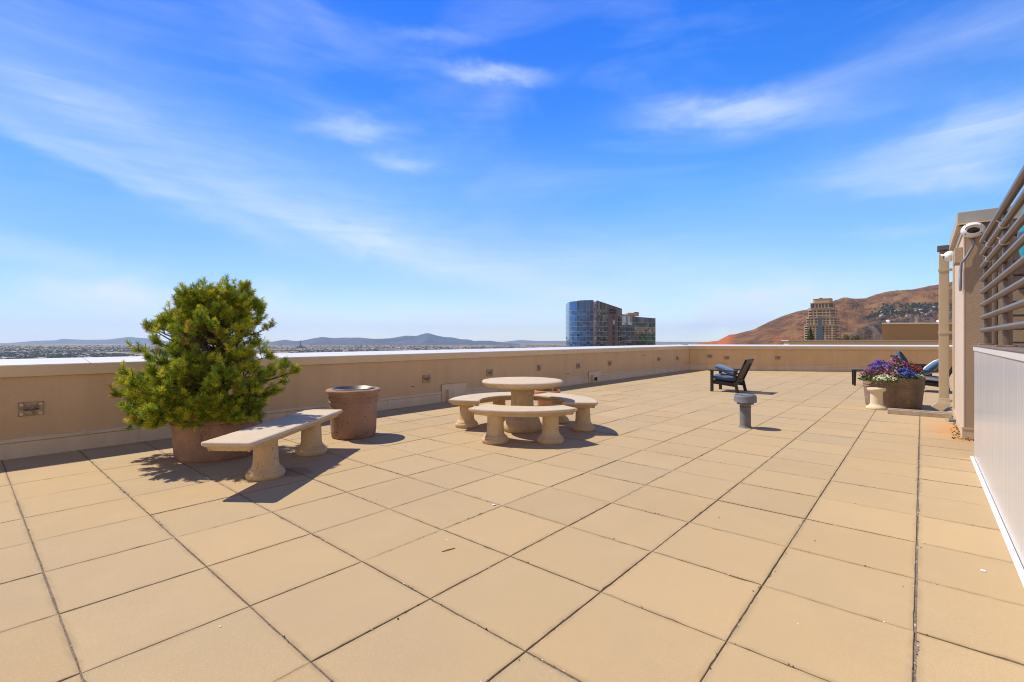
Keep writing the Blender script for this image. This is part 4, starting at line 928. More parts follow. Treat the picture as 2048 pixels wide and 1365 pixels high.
# ------------------------------------------------------------------ towers
def glass_mat(name, c, rough=.06, metal=.0, spec=1.0):
    m = mat(name, c, rough, attr='Col', spec=spec, metal=metal); return m
M['tglass'] = glass_mat('tower_glass', (1, 1, 1), .05, .55)
M['mull'] = mat('mullion', (.36, .37, .40), .5, metal=.2)
M['conc'] = mat('tower_panel', (.15, .125, .14), .8, .08, .3)
def glass_tower():
    rnd = random.Random(21)
    o0 = CW(105, 602); root = empty('glass_tower', (o0.x, o0.y, -150), 'tall dark glass tower with a curved blue corner and lower wing', 'building')
    def w(p, z): v_ = CW(p[0], p[1]); return Vector((v_.x, v_.y, z))
    zt = lambda y, F: H+(HY-y)*F/FPX
    ZB = -60; FLH = 6.4
    def curtain(name, pts, ztop, cols, lines, colfn, nm=2, off=.12):
        # pts: plan polyline (camera frame), panes between; ztop(s) top height
        bm = new(); cl = col_layer(bm); bmull = new()
        segs = list(zip(pts, pts[1:])); n = len(segs)
        for i, (a, b) in enumerate(segs):
            va, vb = w(a, 0), w(b, 0); d = (vb-va); nrm = Vector((d.y, -d.x, 0)).normalized()
            ta, tb = ztop(a), ztop(b); zz = [ZB]+[z for z in lines if z < min(ta, tb)-.5]
            sub = []
            for k, z in enumerate(zz):
                z1 = zz[k+1] if k+1 < len(zz) else None
                nsub = 2
                for s in range(nsub):
                    lo = z+(0 if z1 is None else (z1-z)*s/nsub); hi = None if z1 is None else z+(z1-z)*(s+1)/nsub
                    if z1 is None and s: continue
                    sub.append((lo, hi))
            for lo, hi in sub:
                j = Vector((rnd.gauss(0, .012), rnd.gauss(0, .012), 0))*0
                tilt = rnd.gauss(0, .035); tilt2 = rnd.gauss(0, .02)
                h1 = ta if hi is None else hi; h2 = tb if hi is None else hi
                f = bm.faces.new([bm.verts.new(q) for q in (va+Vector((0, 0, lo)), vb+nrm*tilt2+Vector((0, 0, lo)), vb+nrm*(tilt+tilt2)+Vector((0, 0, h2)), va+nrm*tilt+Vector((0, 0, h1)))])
                paint(f, cl, colfn((i+.5)/n, (lo+(hi or ta))/2))  # pane colours stand in for what the glass would reflect
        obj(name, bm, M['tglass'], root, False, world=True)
        for z in lines:
            for a, b in segs:
                if z > min(ztop(a), ztop(b)): continue
                va, vb = w(a, z), w(b, z); d = vb-va; nrm = Vector((d.y, -d.x, 0)).normalized()*off
                loft(bmull, [[va+nrm*-1, va+nrm, va+nrm+Vector((0, 0, .38)), va-nrm+Vector((0, 0, .38))], [vb-nrm, vb+nrm, vb+nrm+Vector((0, 0, .38)), vb-nrm+Vector((0, 0, .38))]])
        for i, a in enumerate(pts):
            if i % nm: continue
            va = w(a, 0); box(bmull, va.x-.1, va.x+.1, va.y-.1, va.y+.1, ZB, ztop(a), 0)
        obj('mullion', bmull, M['mull'], root, world=True)
    lines = [zt(y, 602) for y in (620.5, 630.5, 643.5, 653.5, 663.5, 673.5, 683.5, 693.5, 704)]
    lines = sorted(lines)
    arc = []
    for k in range(11): a = pi-(pi/2)*k/10; arc.append((102.8+28*cos(a), 630-28*sin(a)))
    ztA = lambda p: zt(601.5, 602)-.0+(.6 if p[0] > 85 else 0)
    curtain('curved_glass', [(74.8, 662), (74.8, 646)]+arc, ztA, 10, lines, lambda s, z: Vector((.06, .20, .40)).lerp(Vector((.02, .06, .16)), s)*rnd.uniform(.6, 1.5), 1)  # bluer towards the grazing edge: sky reflection put into the pane colour
    front = [(107.2+k*(115.2-107.2)/6, 602.3+k*.35) for k in range(7)]
    ztB = lambda p: zt(601, 602)+(p[0]-107)/(141-107)*(zt(618, 612)-zt(601, 602))
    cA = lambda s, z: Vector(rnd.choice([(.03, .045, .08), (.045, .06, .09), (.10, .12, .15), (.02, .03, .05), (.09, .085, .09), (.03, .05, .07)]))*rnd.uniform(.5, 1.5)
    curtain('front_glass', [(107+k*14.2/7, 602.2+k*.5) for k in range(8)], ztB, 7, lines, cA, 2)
    # slit between
    bm = new(); prism(bm, [tuple(w((102.9, 603.2), 0)[:2]), tuple(w((107, 603.4), 0)[:2]), tuple(w((107, 606), 0)[:2]), tuple(w((102.9, 606), 0)[:2])], ZB, zt(602, 603)-1.0); obj('recess', bm, mat('recess_white', (.42, .45, .48), .4, .8, .35, var2=(.05, .06, .08)), root, world=True)
    # panel with window column
    bm = new()
    def wall(a, b, z0, z1a, z1b, m, name, th=.6):
        va, vb = w(a, 0), w(b, 0); d = vb-va; nrm = Vector((d.y, -d.x, 0)).normalized()*th; b_ = new()
        loft(b_, [[va+Vector((0, 0, z0)), va-nrm+Vector((0, 0, z0)), va-nrm+Vector((0, 0, z1a)), va+Vector((0, 0, z1a))], [vb+Vector((0, 0, z0)), vb-nrm+Vector((0, 0, z0)), vb-nrm+Vector((0, 0, z1b)), vb+Vector((0, 0, z1b))]])
        return obj(name, b_, m, root, world=True)
    a, b = (121.3, 605.6), (134.8, 609.6); wall(a, b, ZB, ztB(a)-.05, ztB(b)-.05, M['conc'], 'stone_panel')
    for k, y in enumerate((634, 645, 656, 667, 678, 689)):
        z = zt(y, 607); wall((128.3, 607.2), (131.2, 608.1), z-2.6, z+2.6, z+2.6, M['twin'] if k != 1 else M['mull'], 'window', .7)
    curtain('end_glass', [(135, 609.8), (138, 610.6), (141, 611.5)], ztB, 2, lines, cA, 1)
    # sign panel of two dark rows (too far to read)
    for y, ww in ((620.5, 0), (626, 0)):
        z = zt(y, 607); x_ = 123.6
        for k in range(7): wall((x_+k*1.28, 606.0+.29*k), (x_+k*1.28+1.05, 606.3+.29*k), z-1.2, z+1.2, z+1.2, mat('sign_letter', (.05, .03, .06), .6) if k == 0 and y < 621 else bpy.data.materials['sign_letter'], 'sign_letter', .85)
    # core volumes
    def core(poly, top, name, m):
        b_ = new(); pr = [tuple(w(p, 0)[:2]) for p in poly]; v0 = [b_.verts.new((*p, -150)) for p in pr]; v1 = [b_.verts.new((*p, top(q))) for p, q in zip(pr, poly)]
        b_.faces.new(v0[::-1]); b_.faces.new(v1)
        for i in range(len(pr)): j = (i+1) % len(pr); b_.faces.new((v0[i], v0[j], v1[j], v1[i]))
        bmesh.ops.recalc_face_normals(b_, faces=b_.faces[:]); obj(name, b_, m, root, world=True)
    core([(75.5, 661), (75.5, 646)]+[(102.8+27*cos(pi-(pi/2)*k/8), 630-27*sin(pi-(pi/2)*k/8)) for k in range(9)]+[(102.8, 661)], lambda p: ztA(p)-.6, 'tower_core', M['conc'])
    core([(107.2, 603.2), (140.8, 612.4), (152, 660), (107.2, 660)], lambda p: zt(601, 602)-.8+(p[0]-107)/(141-107)*(zt(618, 612)-zt(601, 602)), 'tower_core', M['conc'])
    # wing
    n = 16; wp = [(141.2+k*(195.5-141.2)/n, 616+k*(650-616)/n) for k in range(n+1)]
    ztW = lambda p: zt(631.5, 616)+(p[0]-141.2)/54.3*(zt(637, 650)-zt(631.5, 616))
    lw = sorted([zt(y, 630) for y in (646, 655, 664, 673, 682, 691, 700)])
    def cW(s, z):
        y = HY-(z-H)*FPX/630
        if y < 652 and s < .3: return Vector((.35, .38, .42))*rnd.uniform(.3, 1.3)
        if 655 < y < 668 and s > .35: return Vector(rnd.choice([(.30, .20, .10), (.08, .07, .06), (.2, .15, .1)]))*rnd.uniform(.5, 1.3)
        if y > 668 and s > .5: return Vector((.04, .07, .03))*rnd.uniform(.5, 1.5)
        return Vector(rnd.choice([(.03, .04, .07), (.10, .09, .08), (.03, .05, .05), (.06, .06, .08)]))*rnd.uniform(.5, 1.5)
    curtain('wing_glass', wp, ztW, n, lw, cW, 2)
    core([(142.2, 617.2), (195.3, 650.4), (203, 690), (142.2, 690)], lambda p: zt(631.5, 616)-.7+(p[0]-141.2)/54.3*(zt(637, 650)-zt(631.5, 616))*.9, 'wing_core', M['conc'])
    b_ = new(); pr = [tuple(w(p, 0)[:2]) for p in ((142.5, 622), (163, 634), (163, 646), (142.5, 640))]; prism(b_, pr, zt(634, 630), zt(629.5, 630)); obj('roof_plinth', b_, M['tuff'], root, world=True)
    b_ = new(); pr = [tuple(w(p, 0)[:2]) for p in ((153, 628.5), (169, 635), (169, 645), (153, 640))]; prism(b_, pr, zt(632, 630), zt(626, 630)); obj('roof_plant_room', b_, M['tuff'], root, world=True)
    b_ = new(); pr = [tuple(w(p, 0)[:2]) for p in ((163, 632), (168.5, 634), (168.5, 640), (163, 640))]; prism(b_, pr, zt(626, 630)+.02, zt(624.5, 630)); obj('roof_cooler', b_, M['brown'], root, world=True)
glass_tower()
def tan_tower():
    F0 = 450; sc = F0/FPX; o0 = AT(1645, F0); root = empty('stepped_tower', (o0.x, o0.y, -150), 'tan stepped apartment tower in front of the brown hill', 'building', rz=TH-atan2(1645-1024, FPX)-.12)
    z_ = lambda y: H+(HY-y)*sc+150
    X = lambda x: (x-1645)*sc*.83
    def tier(x0, x1, y0, y1, ch, name='tier', dep=None, m=None):
        a, b = X(x0), X(x1); f = -(b-a)*.0; d = (b-a)*.9; c = ch*sc; yf = -(b-a)*.45
        poly = [(a+c, yf), (b-c, yf), (b, yf+c), (b, yf+d-c), (b-c, yf+d), (a+c, yf+d), (a, yf+d-c), (a, yf+c)]
        bm = new(); prism(bm, poly, z_(y1), z_(y0)); obj(name, bm, m or M['tuff'], root)
        bm = new(); pl = [(p[0]*1.02, (p[1]-yf-d/2)*1.03+yf+d/2) for p in poly]; prism(bm, pl, z_(y0)+.01, z_(y0)+.5); obj('cornice', bm, M['tuff'], root)
        return a, b, yf, c, d
    def wins(tr, xs, ys, w_, h_):
        a, b, yf, c, d = tr
        wm_ = None
        for y in ys:
            for x in xs:
                if wm_ is None:
                    bm = new(); box(bm, -w_*sc*.415, w_*sc*.415, -.06, .3, -h_*sc/2, h_*sc/2); wo = obj('window', bm, M['twin'], root); wm_ = wo
                else: wo = wm_.copy(); COL.objects.link(wo)
                wo.location = (X(x), yf, z_(y))
        for y in ys:
            for s_, x0 in ((1, b), (-1, a)):
                e = .06; P = [(x0-s_*(c-.5), yf+.5-.02), (x0-s_*.5, yf+c-.5), (x0, yf+c+.4), (x0, yf+d-c-.6)]
                bm = new(); lo = z_(y)-h_*sc/2; hi = z_(y)+h_*sc/2
                loft(bm, [[(px_+s_*e, py_-e, lo), (px_+s_*e, py_-e, hi), (px_-s_*.3, py_+.3, hi), (px_-s_*.3, py_+.3, lo)] for px_, py_ in P]); obj('window_band', bm, M['twin'], root)
    t = tier(1627, 1664, 599.5, 608, 3, 'penthouse')
    t = tier(1622, 1669, 607.5, 619, 5); wins(t, [1629+k*6.6 for k in range(6)], [613], 4.4, 8.5)
    t = tier(1618, 1673, 618, 637, 6); wins(t, [1625.5, 1632.5, 1640, 1645, 1651.5, 1658.5, 1665.5], [623.5, 629, 634.5], 5.0, 3.4)
    t = tier(1614, 1677, 636, 652, 6); wins(t, [1621, 1627, 1635, 1640.5, 1652, 1658.5, 1667], [640, 644.7, 649.3], 4.4, 2.9)
    t = tier(1611, 1680, 651, 1010, 6); wins(t, [1619, 1625, 1631, 1638, 1644, 1650, 1658, 1664, 1671], [655.5, 660, 664.5, 669, 673.5, 678], 3.8, 2.6)
    bm = new(); box(bm, X(1638), X(1650), -14.6, -13.9, z_(682), z_(653)); box(bm, X(1640), X(1648), -13.6, -12.9, z_(651), z_(637)); obj('bay_glazing', bm, mat('bay_blue', (.07, .12, .17), .2), root)
    bm = new()
    for k in range(12): z = z_(681-k*2.5); box(bm, X(1676), X(1683), -12, -9, z, z+.4)
    obj('balcony', bm, M['tuff'], root)
    bm = new(); box(bm, X(1639), X(1645), -1.5, 1.5, z_(599.5)+.5, z_(599.5)+1.6); obj('roof_plant', bm, M['brown'], root)
tan_tower()
# ------------------------------------------------------------------ the plain, hills and mountains
ZG = H-150
def mat_plain():
    m = bpy.data.materials.new('plain'); m.use_nodes = True; nt = m.node_tree; n = nt.nodes; l = nt.links; p = n['Principled BSDF']; p.inputs['Roughness'].default_value = .95
    g = n.new('ShaderNodeNewGeometry').outputs['Position']
    def nz(s, d=5, r=.6):
        t = n.new('ShaderNodeTexNoise'); t.inputs['Scale'].default_value = s; t.inputs['Detail'].default_value = d; t.inputs['Roughness'].default_value = r; l.new(g, t.inputs[0]); return t.outputs[0]
    def rng(v, a, b):
        r_ = n.new('ShaderNodeMapRange'); l.new(v, r_.inputs[0]); r_.inputs[1].default_value = a; r_.inputs[2].default_value = b; return r_.outputs[0]
    def mx(f, a, b):
        x = n.new('ShaderNodeMix'); x.data_type = 'RGBA'; l.new(f, x.inputs[0])
        for i, v in ((6, a), (7, b)):
            if isinstance(v, tuple): x.inputs[i].default_value = (*v, 1)
            else: l.new(v, x.inputs[i])
        return x.outputs[2]
    c = mx(rng(nz(.0011), .42, .58), (.33, .20, .11), (.11, .10, .065))
    c = mx(rng(nz(.004), .48, .60), c, (.07, .085, .06))
    c = mx(rng(nz(.0006, 4), .58, .66), c, (.42, .33, .22))
    v = n.new('ShaderNodeTexVoronoi'); v.inputs['Scale'].default_value = .012; l.new(g, v.inputs[0])
    c = mx(rng(v.outputs['Color'], .86, .88), c, (.36, .33, .30))
    l.new(c, p.inputs['Base Color']); return m
def ground():
    bm = new(); R = 27000
    prism(bm, [(R*cos(2*pi*k/64), R*sin(2*pi*k/64)) for k in range(64)], ZG-5, ZG); o = obj('ground', bm, mat_plain()); tag(o, kind='structure')
ground()
def interp(pts, x):
    if x <= pts[0][0]: return pts[0][1]
    for (a, b), (c, d) in zip(pts, pts[1:]):
        if x <= c: return b+(d-b)*(x-a)/(c-a)
    return pts[-1][1]
def ridge(name, pts, F0, F1, nx, nt_, m, rough, seed, AMP=.20):
    # heightfield rising from the plain at F0 to the ridge line at F1, then falling behind
    bm = new(); x0, x1 = pts[0][0], pts[-1][0]; G = []
    for i in range(nx+1):
        x = x0+(x1-x0)*i/nx; yr = interp(pts, x); row = []
        zr = max(ZG+1, H+(HY-yr)*F1/FPX); end = min(1, min(i, nx-i)/6)
        for j in range(nt_+1):
            t = j/nt_*1.35; F = F0+(F1-F0)*t
            p = CW((x-1024)/FPX*F, F); s = (t if t < 1 else 1-(t-1)/.35)
            s = max(0, s); sm = s*s*(3-2*s)*.35+s*.65 if t < 1 else s
            q = Vector((p.x, p.y, 0))*(1/rough)+Vector((seed, 0, 0))
            nn = noise.fractal(q, 1.0, 2.0, 6)+.6*(1-2*abs(noise.noise(q*.6)))
            amp = (zr-ZG)*AMP*(s*(1-s)*4)**.8 if t < 1 else 0
            if t < 1: amp += (zr-ZG)*.007
            z = ZG-2+(zr-ZG)*sm+nn*amp
            row.append(bm.verts.new((p.x, p.y, max(ZG-3, z))))
        G.append(row)
    for i in range(nx):
        for j in range(nt_): bm.faces.new((G[i][j], G[i+1][j], G[i+1][j+1], G[i][j+1]))
    pos = [[v.co.copy() for v in row] for row in G]
    o = obj(name, bm, m, None, 'all'); tag(o, kind='structure'); return pos
M['mount'] = mat('mountain_haze_blue', (.065, .095, .165), .95, .4, .0012, coords='Object')  # blue of the distant haze painted into the rock colour
M['mount2'] = mat('mountain_haze_pale', (.085, .14, .235), .95, .3, .001)  # same haze blue painted in, paler
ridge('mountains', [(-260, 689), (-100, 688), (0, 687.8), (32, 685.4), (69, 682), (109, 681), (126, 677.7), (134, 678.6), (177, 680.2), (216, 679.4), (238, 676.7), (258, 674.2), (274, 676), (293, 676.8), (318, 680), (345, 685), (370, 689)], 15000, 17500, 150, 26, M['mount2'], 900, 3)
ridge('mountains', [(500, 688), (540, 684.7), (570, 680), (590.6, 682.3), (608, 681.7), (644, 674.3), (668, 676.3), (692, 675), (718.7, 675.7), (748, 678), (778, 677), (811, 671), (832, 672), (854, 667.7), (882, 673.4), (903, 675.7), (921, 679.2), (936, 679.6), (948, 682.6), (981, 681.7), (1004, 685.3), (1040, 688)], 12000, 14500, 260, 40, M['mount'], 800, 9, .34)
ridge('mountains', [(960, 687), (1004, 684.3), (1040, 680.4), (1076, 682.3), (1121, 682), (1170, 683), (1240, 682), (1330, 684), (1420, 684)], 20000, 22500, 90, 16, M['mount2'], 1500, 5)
def mat_hill():
    m = bpy.data.materials.new('hillside'); m.use_nodes = True; nt = m.node_tree; n = nt.nodes; l = nt.links; p = n['Principled BSDF']; p.inputs['Roughness'].default_value = .95; p.inputs['Specular IOR Level'].default_value = .1
    g = n.new('ShaderNodeNewGeometry').outputs['Position']
    def nz(s, d=6, r=.6):
        t = n.new('ShaderNodeTexNoise'); t.inputs['Scale'].default_value = s; t.inputs['Detail'].default_value = d; t.inputs['Roughness'].default_value = r; l.new(g, t.inputs[0]); return t.outputs[0]
    def rng(v, a, b, c=0, d=1):
        r_ = n.new('ShaderNodeMapRange'); l.new(v, r_.inputs[0])
        for i, q in enumerate((a, b, c, d)): r_.inputs[i+1].default_value = q
        return r_.outputs[0]
    def mx(f, a, b):
        x = n.new('ShaderNodeMix'); x.data_type = 'RGBA'; l.new(f, x.inputs[0])
        for i, v in ((6, a), (7, b)):
            if isinstance(v, tuple): x.inputs[i].default_value = (*v, 1)
            else: l.new(v, x.inputs[i])
        return x.outputs[2]
    at = n.new('ShaderNodeAttribute'); at.attribute_name = 'zone'; sp = n.new('ShaderNodeSeparateColor'); l.new(at.outputs[0], sp.inputs[0])
    c = mx(rng(nz(.005), .40, .60), (.33, .155, .055), (.16, .075, .034))
    c = mx(rng(nz(.014, 8, .7), .50, .62, 0, .85), c, (.085, .052, .030))
    c = mx(rng(nz(.045, 4), .60, .68, 0, .85), c, (.04, .045, .022))
    c = mx(rng(nz(.0022, 3), .56, .66, 0, .6), c, (.33, .19, .08))
    c = mx(sp.outputs[0], c, (.52, .15, .05))          # quarry cut
    c = mx(sp.outputs[1], c, (.36, .22, .07))          # dry ochre grass
    c = mx(sp.outputs[2], c, (.035, .03, .03))         # dark scrub
    l.new(c, p.inputs['Base Color'])
    b = n.new('ShaderNodeBump'); b.inputs['Strength'].default_value = 1; b.inputs['Distance'].default_value = 60; l.new(nz(.009, 8, .72), b.inputs['Height']); l.new(b.outputs[0], p.inputs['Normal'])
    return m
def hill():
    pts = [(1395, 686), (1410, 684.5), (1436, 681.6), (1458, 670), (1471, 668.6), (1507, 659), (1537, 644), (1581, 627.5), (1595, 623), (1620, 618.6), (1666, 604), (1683, 599), (1706, 598), (1730, 597), (1754, 589), (1771, 584.4), (1803, 583), (1839, 577), (1878, 571.7), (1900, 567), (1960, 552), (2060, 540), (2200, 520)]
    pos = ridge('hill', pts, 2300, 4600, 340, 170, mat_hill(), 330, 14, .13)
    o = [q for q in bpy.data.objects if q.name.startswith('hill')][0]
    me = o.data; ca = me.color_attributes.new('zone', 'FLOAT_COLOR', 'POINT')
    def ell(x, y, cx, cy, rx, ry, k=2): d = ((x-cx)/rx)**2+((y-cy)/ry)**2; return exp(-d**k)
    def sm(a, b, v): t = max(0, min(1, (v-a)/(b-a))); return t*t*(3-2*t)
    for v in me.vertices:
        X, Y, Z = v.co; r_ = X*CT+Y*ST; F = -X*ST+Y*CT; x = 1024+FPX*r_/F; y = HY+FPX*(H-Z)/F
        nn = noise.fractal(Vector((X, Y, 0))*.006, 1, 2, 4); nf = noise.fractal(Vector((X, Y, 0))*.02, 1, 2, 3)
        red = 1-sm(1455, 1476, x+nn*8); red = max(red, .85*ell(x, y, 1570, 678, 26, 7)*sm(-.1, .3, nf))
        ochre = max(ell(x, y+.28*(x-1760)*0, 1735, 655-.33*(x-1735)+8, 60, 9), .8*ell(x, y, 1850, 600-.3*(x-1850)*.4+8, 40, 8), .6*ell(x, y, 1755, 615, 14, 5))*sm(-.5, .1, nn)
        dark = max(.9*ell(x, y, 1850, 622, 62, 6), .8*ell(x, y, 1775, 618, 30, 4), ell(x, y, 1800, 606+abs(x-1800)*.1, 42, 3.5)*.7, .9*ell(x, y, 1790, 637, 80, 8))*sm(-.45, .15, nf)
        ca.data[v.index].color = (red, ochre, dark, 1)
    # houses and trees on the bench of the hill
    flat = [p for row in pos for p in row]
    cand = []
    for p in flat:
        r_ = p.x*CT+p.y*ST; F = -p.x*ST+p.y*CT
        if F > 4400: continue
        x = 1024+FPX*r_/F; y = HY+FPX*(H-p.z)/F
        if 1700 < x < 1900: cand.append((x, y, p))
    rnd = random.Random(4)
    def near(x, y): return min(cand, key=lambda c: (c[0]-x)**2+(c[1]-y)**2)[2]
    spots = []
    for k in range(46):
        x = rnd.uniform(1755, 1896); y = rnd.uniform(617, 632)-.09*(x-1820); spots.append((x, y))
    for k in range(14): spots.append((rnd.uniform(1820, 1895), rnd.uniform(630, 640)))
    spots += [(1794, 628), (1799, 628), (1770, 629), (1886, 634), (1890, 641), (1848, 629), (1852, 629.5), (1856, 629)]
    wallm = [mat('house_wall_pale', (.60, .57, .52), .9), mat('house_wall_tan', (.38, .30, .22), .9)]; roofm = [mat('house_roof_grey', (.13, .12, .13), .9), mat('house_roof_white', (.62, .62, .62), .8), mat('house_roof_brown', (.16, .09, .06), .9)]
    side = ['dark grey', 'pale white', 'brown']; wc = ['cream', 'tan']
    proto = {}
    for i, (x, y) in enumerate(spots):
        a, b = rnd.randrange(2), rnd.randrange(3); p = near(x, y)
        key = (a, b)
        if key not in proto:
            r = empty('hillside_house', (0, 0, 0), f'small {wc[a]} house with {side[b]} roof among the dark trees on the hillside', 'house', 'houses on the hillside')
            bm = new(); box(bm, -8, 8, -6, 6, -8, 5); obj('wall', bm, wallm[a], r)
            bm = new(); loft(bm, [[(-9, -7, 5.01), (-9, 7, 5.01), (-9, 0, 8.5)], [(9, -7, 5.01), (9, 7, 5.01), (9, 0, 8.5)]]); obj('roof', bm, roofm[b], r); proto[key] = r; o = r
        else: o = copy_tree(proto[key])
        o.location = p; o.rotation_euler = (0, 0, rnd.random()*3)
    bm = new(); cl = col_layer(bm)
    def clump(p, s):
        g = rnd.uniform(.5, 1.4); c = Vector((.028, .042, .020))*g
        b = new(); bmesh.ops.create_icosphere(b, subdivisions=1, radius=s)
        for v in b.verts: v.co = Vector((v.co.x, v.co.y, v.co.z*rnd.uniform(.8, 1.5)))*rnd.uniform(.7, 1.2)
        c2 = b.loops.layers.float_color.new('Col')
        for f in b.faces: paint(f, c2, c*rnd.uniform(.7, 1.3))
        b.transform(Matrix.Translation(p+Vector((0, 0, s*.6)))); merge(bm, b)
    for k in range(330):
        x = rnd.uniform(1745, 1900); y = rnd.gauss(622, 6)-.08*(x-1820); clump(near(x, y)+Vector((rnd.gauss(0, 15), rnd.gauss(0, 15), 0)), rnd.uniform(4, 8.5))
    for k in range(120):
        t = rnd.random(); x = 1730+t*50+rnd.gauss(0, 2); y = 636-t*12+rnd.gauss(0, 1.3); clump(near(x, y), rnd.uniform(4, 8))
    for k in range(140):
        x = rnd.uniform(1765, 1895); y = 613-abs(x-1830)*.03+rnd.gauss(0, 2); clump(near(x, y), rnd.uniform(5, 9))
    for k in range(60):
        x = rnd.gauss(1712, 7); y = rnd.gauss(611, 5); clump(min(flat, key=lambda p: (1024+FPX*(p.x*CT+p.y*ST)/(-p.x*ST+p.y*CT)-x)**2+(HY+FPX*(H-p.z)/(-p.x*ST+p.y*CT)-y)**2), rnd.uniform(3, 6))
    o = obj('woodland', bm, M['farveg']); tag(o, 'dark trees and scrub spread between the hillside houses', 'woodland', kind='stuff')
hill()
# nearer bluff, steep side away from the sun; its shade put into the colour
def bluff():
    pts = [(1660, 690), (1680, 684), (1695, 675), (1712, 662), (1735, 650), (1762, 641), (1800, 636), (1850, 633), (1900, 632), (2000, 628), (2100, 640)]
    m = mat('bluff_shaded_scrub', (.055, .040, .034), .95, 1, .03, var2=(.16, .11, .07), bump=1, bscale=.06, dist=8, bdet=8)
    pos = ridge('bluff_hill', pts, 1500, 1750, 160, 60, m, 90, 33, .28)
bluff()
# ------------------------------------------------------------------ near background trees
def leafy(x, F, ytop, wpx, label, name='broadleaf_tree', n=1500, cone=False, c0=(.05, .085, .02)):
    rnd = random.Random(int(x)); p = AT(x, F); zt = H+(HY-ytop)*F/FPX; R = wpx/2*F/FPX; hh = R*3.2 if cone else R*2.0
    r = empty(name, (p.x, p.y, zt-hh-6), label, 'tree', 'trees beyond the far parapet')
    bm = new(); tube(bm, [(0, 0, -2), (0, 0, hh*.9+6)], [.25*R, .04*R], 8); obj('trunk', bm, M['bark'], r)
    bm = new(); cl = col_layer(bm)
    lob = [(Vector((rnd.gauss(0, .45)*R, rnd.gauss(0, .45)*R, 6+hh*rnd.uniform(.15, .9))), rnd.uniform(.3, .55)*R) for _ in range(14)]
    for k in range(n):
        if cone:
            t = rnd.random()**.6; q = R*t*rnd.uniform(.4, 1); a = rnd.random()*2*pi; o = Vector((q*cos(a), q*sin(a), 6+hh*(1-t)+rnd.gauss(0, .04)*hh)); g = .6+rnd.random()*.9
        else:
            c, s = rnd.choice(lob); d = Vector((rnd.gauss(0, 1), rnd.gauss(0, 1), rnd.gauss(0, 1))).normalized(); o = c+d*s*rnd.uniform(.6, 1.05); g = rnd.uniform(.5, 1.5)
        d = Vector((rnd.gauss(0, 1), rnd.gauss(0, 1), rnd.gauss(0, .8))).normalized(); leaf_quad(bm, cl, o, d, R*.16, R*.05, (c0[0]*g, c0[1]*g, c0[2]*g))
    obj('crown', bm, M['leaf'], r)
leafy(1621, 130, 654, 22, 'dark pointed conifer standing in front of the stepped tower', 'conifer_tree', 1600, True)
leafy(1697, 170, 671, 24, 'pale green treetop just right of the stepped tower', c0=(.11, .12, .035))
leafy(1716, 180, 674, 20, 'low treetop in front of the dark bluff, left of the penthouse', c0=(.10, .11, .03))
leafy(1681, 175, 678, 20, 'small treetop touching the foot of the stepped tower', c0=(.08, .10, .03))
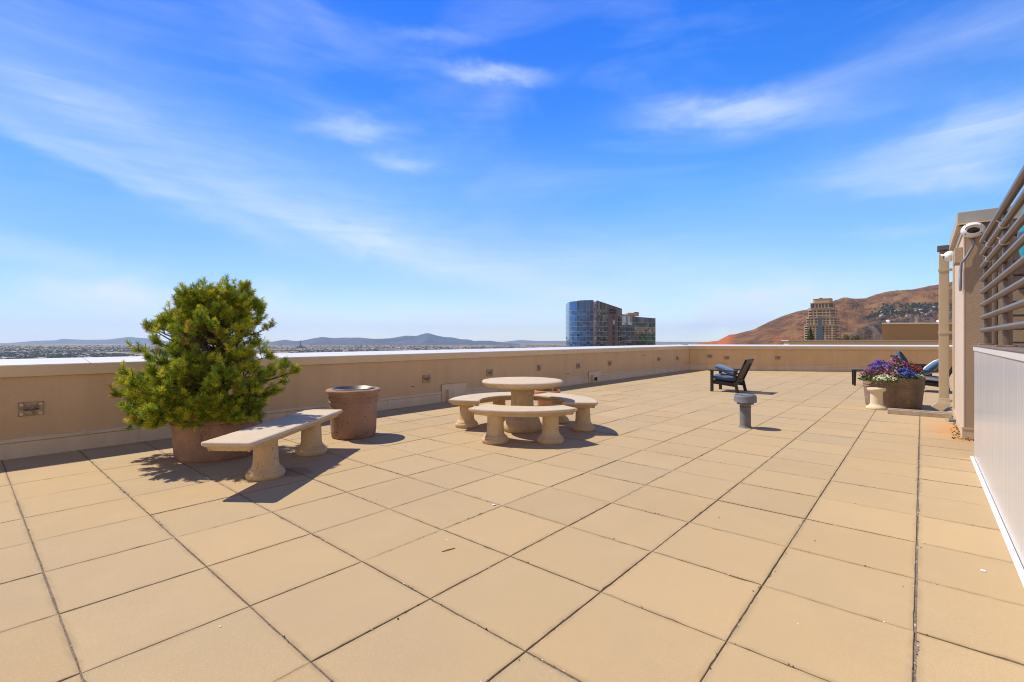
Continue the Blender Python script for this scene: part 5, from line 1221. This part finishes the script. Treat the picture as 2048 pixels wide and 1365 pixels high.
# ------------------------------------------------------------------ city on the plain
def city():
    rnd = random.Random(17)
    bm = new(); cl = col_layer(bm)
    for k in range(9000):
        F = 1/rnd.uniform(1/9000, 1/3000) if rnd.random() < .8 else rnd.uniform(5000, 11000)
        x = rnd.uniform(-120, 1160); p = AT(x, F); nn = noise.noise(Vector((p.x, p.y, 0))*.0011)
        if nn < -.15: continue
        s = rnd.uniform(5, 16)*(1+F/12000); g = rnd.uniform(.5, 1.4); z = ZG
        hgt = rnd.uniform(6, 13); w = s
        vs = [bm.verts.new((p.x+w*cos(a)*rnd.uniform(.7, 1.2), p.y+w*sin(a)*rnd.uniform(.7, 1.2), z)) for a in (0, 1.25, 2.5, 3.8, 5)]
        tp = [bm.verts.new((v.co.x*.45+p.x*.55, v.co.y*.45+p.y*.55, z+hgt*rnd.uniform(.8, 1.2))) for v in vs]
        fs = [bm.faces.new(tp)]+[bm.faces.new((vs[i], vs[(i+1) % 5], tp[(i+1) % 5], tp[i])) for i in range(5)]
        for f in fs: paint(f, cl, (.035*g, .055*g, .035*g))
    o = obj('city_trees', bm, M['farveg']); tag(o, 'dark band of distant city trees on the plain', 'trees', kind='stuff')
    ms = [mat('warehouse_white', (.70, .70, .70), .7), mat('warehouse_tan', (.50, .40, .30), .8), mat('warehouse_grey', (.30, .32, .36), .8)]; nm = ['white', 'tan', 'grey']
    proto = {}
    for k in range(80):
        F = 1/rnd.uniform(1/8500, 1/3100); x = rnd.uniform(-20, 275) if rnd.random() < .55 else rnd.uniform(560, 1140)
        if x > 500: F = rnd.uniform(6000, 10500)
        a = rnd.choice([0, 0, 1, 2]); p = AT(x, F)
        if a not in proto:
            r = empty('warehouse', (0, 0, 0), f'distant flat-roofed {nm[a]} warehouse on the plain beyond the parapet', 'warehouse', 'warehouses on the distant plain'); proto[a] = r
            bm = new(); box(bm, -30, 30, -16, 16, 0, 9); obj('wall', bm, ms[a], r); bm = new(); box(bm, -30.5, 30.5, -16.5, 16.5, 9.01, 10); obj('roof', bm, ms[0 if a == 0 else a], r); o = r
        else: o = copy_tree(proto[a])
        o.location = (p.x, p.y, ZG); o.rotation_euler = (0, 0, rnd.choice([0, pi/2])+.2); s = rnd.uniform(.5, 1.5); o.scale = (s, s, 1)
    for x, y0, lab, w in ((284, 691, 'left one of two slim dark smokestacks left of the pine', 1.0), (298, 692, 'right one of two slim dark smokestacks left of the pine', .9), (601, 682, 'tall dark chimney of the distant plant right of the pine', 1.2)):
        F = 6500 if x < 500 else 8000; p = AT(x, F); h = H+(HY-y0)*F/FPX-ZG; q = empty('smokestack', (p.x, p.y, ZG), lab, 'chimney', 'distant smokestacks')
        bm = new(); lathe(bm, [(7*w, 0), (5*w, h*.92)], 16); obj('shaft', bm, M['conc'], q); bm = new(); lathe(bm, [(5.1*w, h*.92), (5.1*w, h), (0, h)], 16); obj('rim', bm, M['black'], q)
    p = AT(602, 8000); q = empty('power_plant', (p.x, p.y, ZG), 'long dark plant building at the foot of the distant chimney', 'building', rz=TH)
    bm = new(); box(bm, -70, 70, -20, 20, 0, 26); obj('wall', bm, M['conc'], q); bm = new(); box(bm, -30, 25, -15, 15, 26.01, 46); obj('boiler_house', bm, M['conc'], q)
city()
# ------------------------------------------------------------------ haze
def haze():
    bm = new(); R = 28500; prism(bm, [(R*cos(2*pi*k/48), R*sin(2*pi*k/48)) for k in range(48)], ZG-7, 760)
    m = bpy.data.materials.new('haze'); m.use_nodes = True; n = m.node_tree.nodes; l = m.node_tree.links; n.clear()
    v = n.new('ShaderNodeVolumePrincipled'); v.inputs['Color'].default_value = (.66, .83, 1, 1); v.inputs['Density'].default_value = 2.3e-5; v.inputs['Anisotropy'].default_value = .2
    o = n.new('ShaderNodeOutputMaterial'); l.new(v.outputs[0], o.inputs['Volume'])
    ob = obj('haze', bm, m); tag(ob, 'pale blue air between the terrace and the far mountains', 'haze', kind='stuff')
haze()
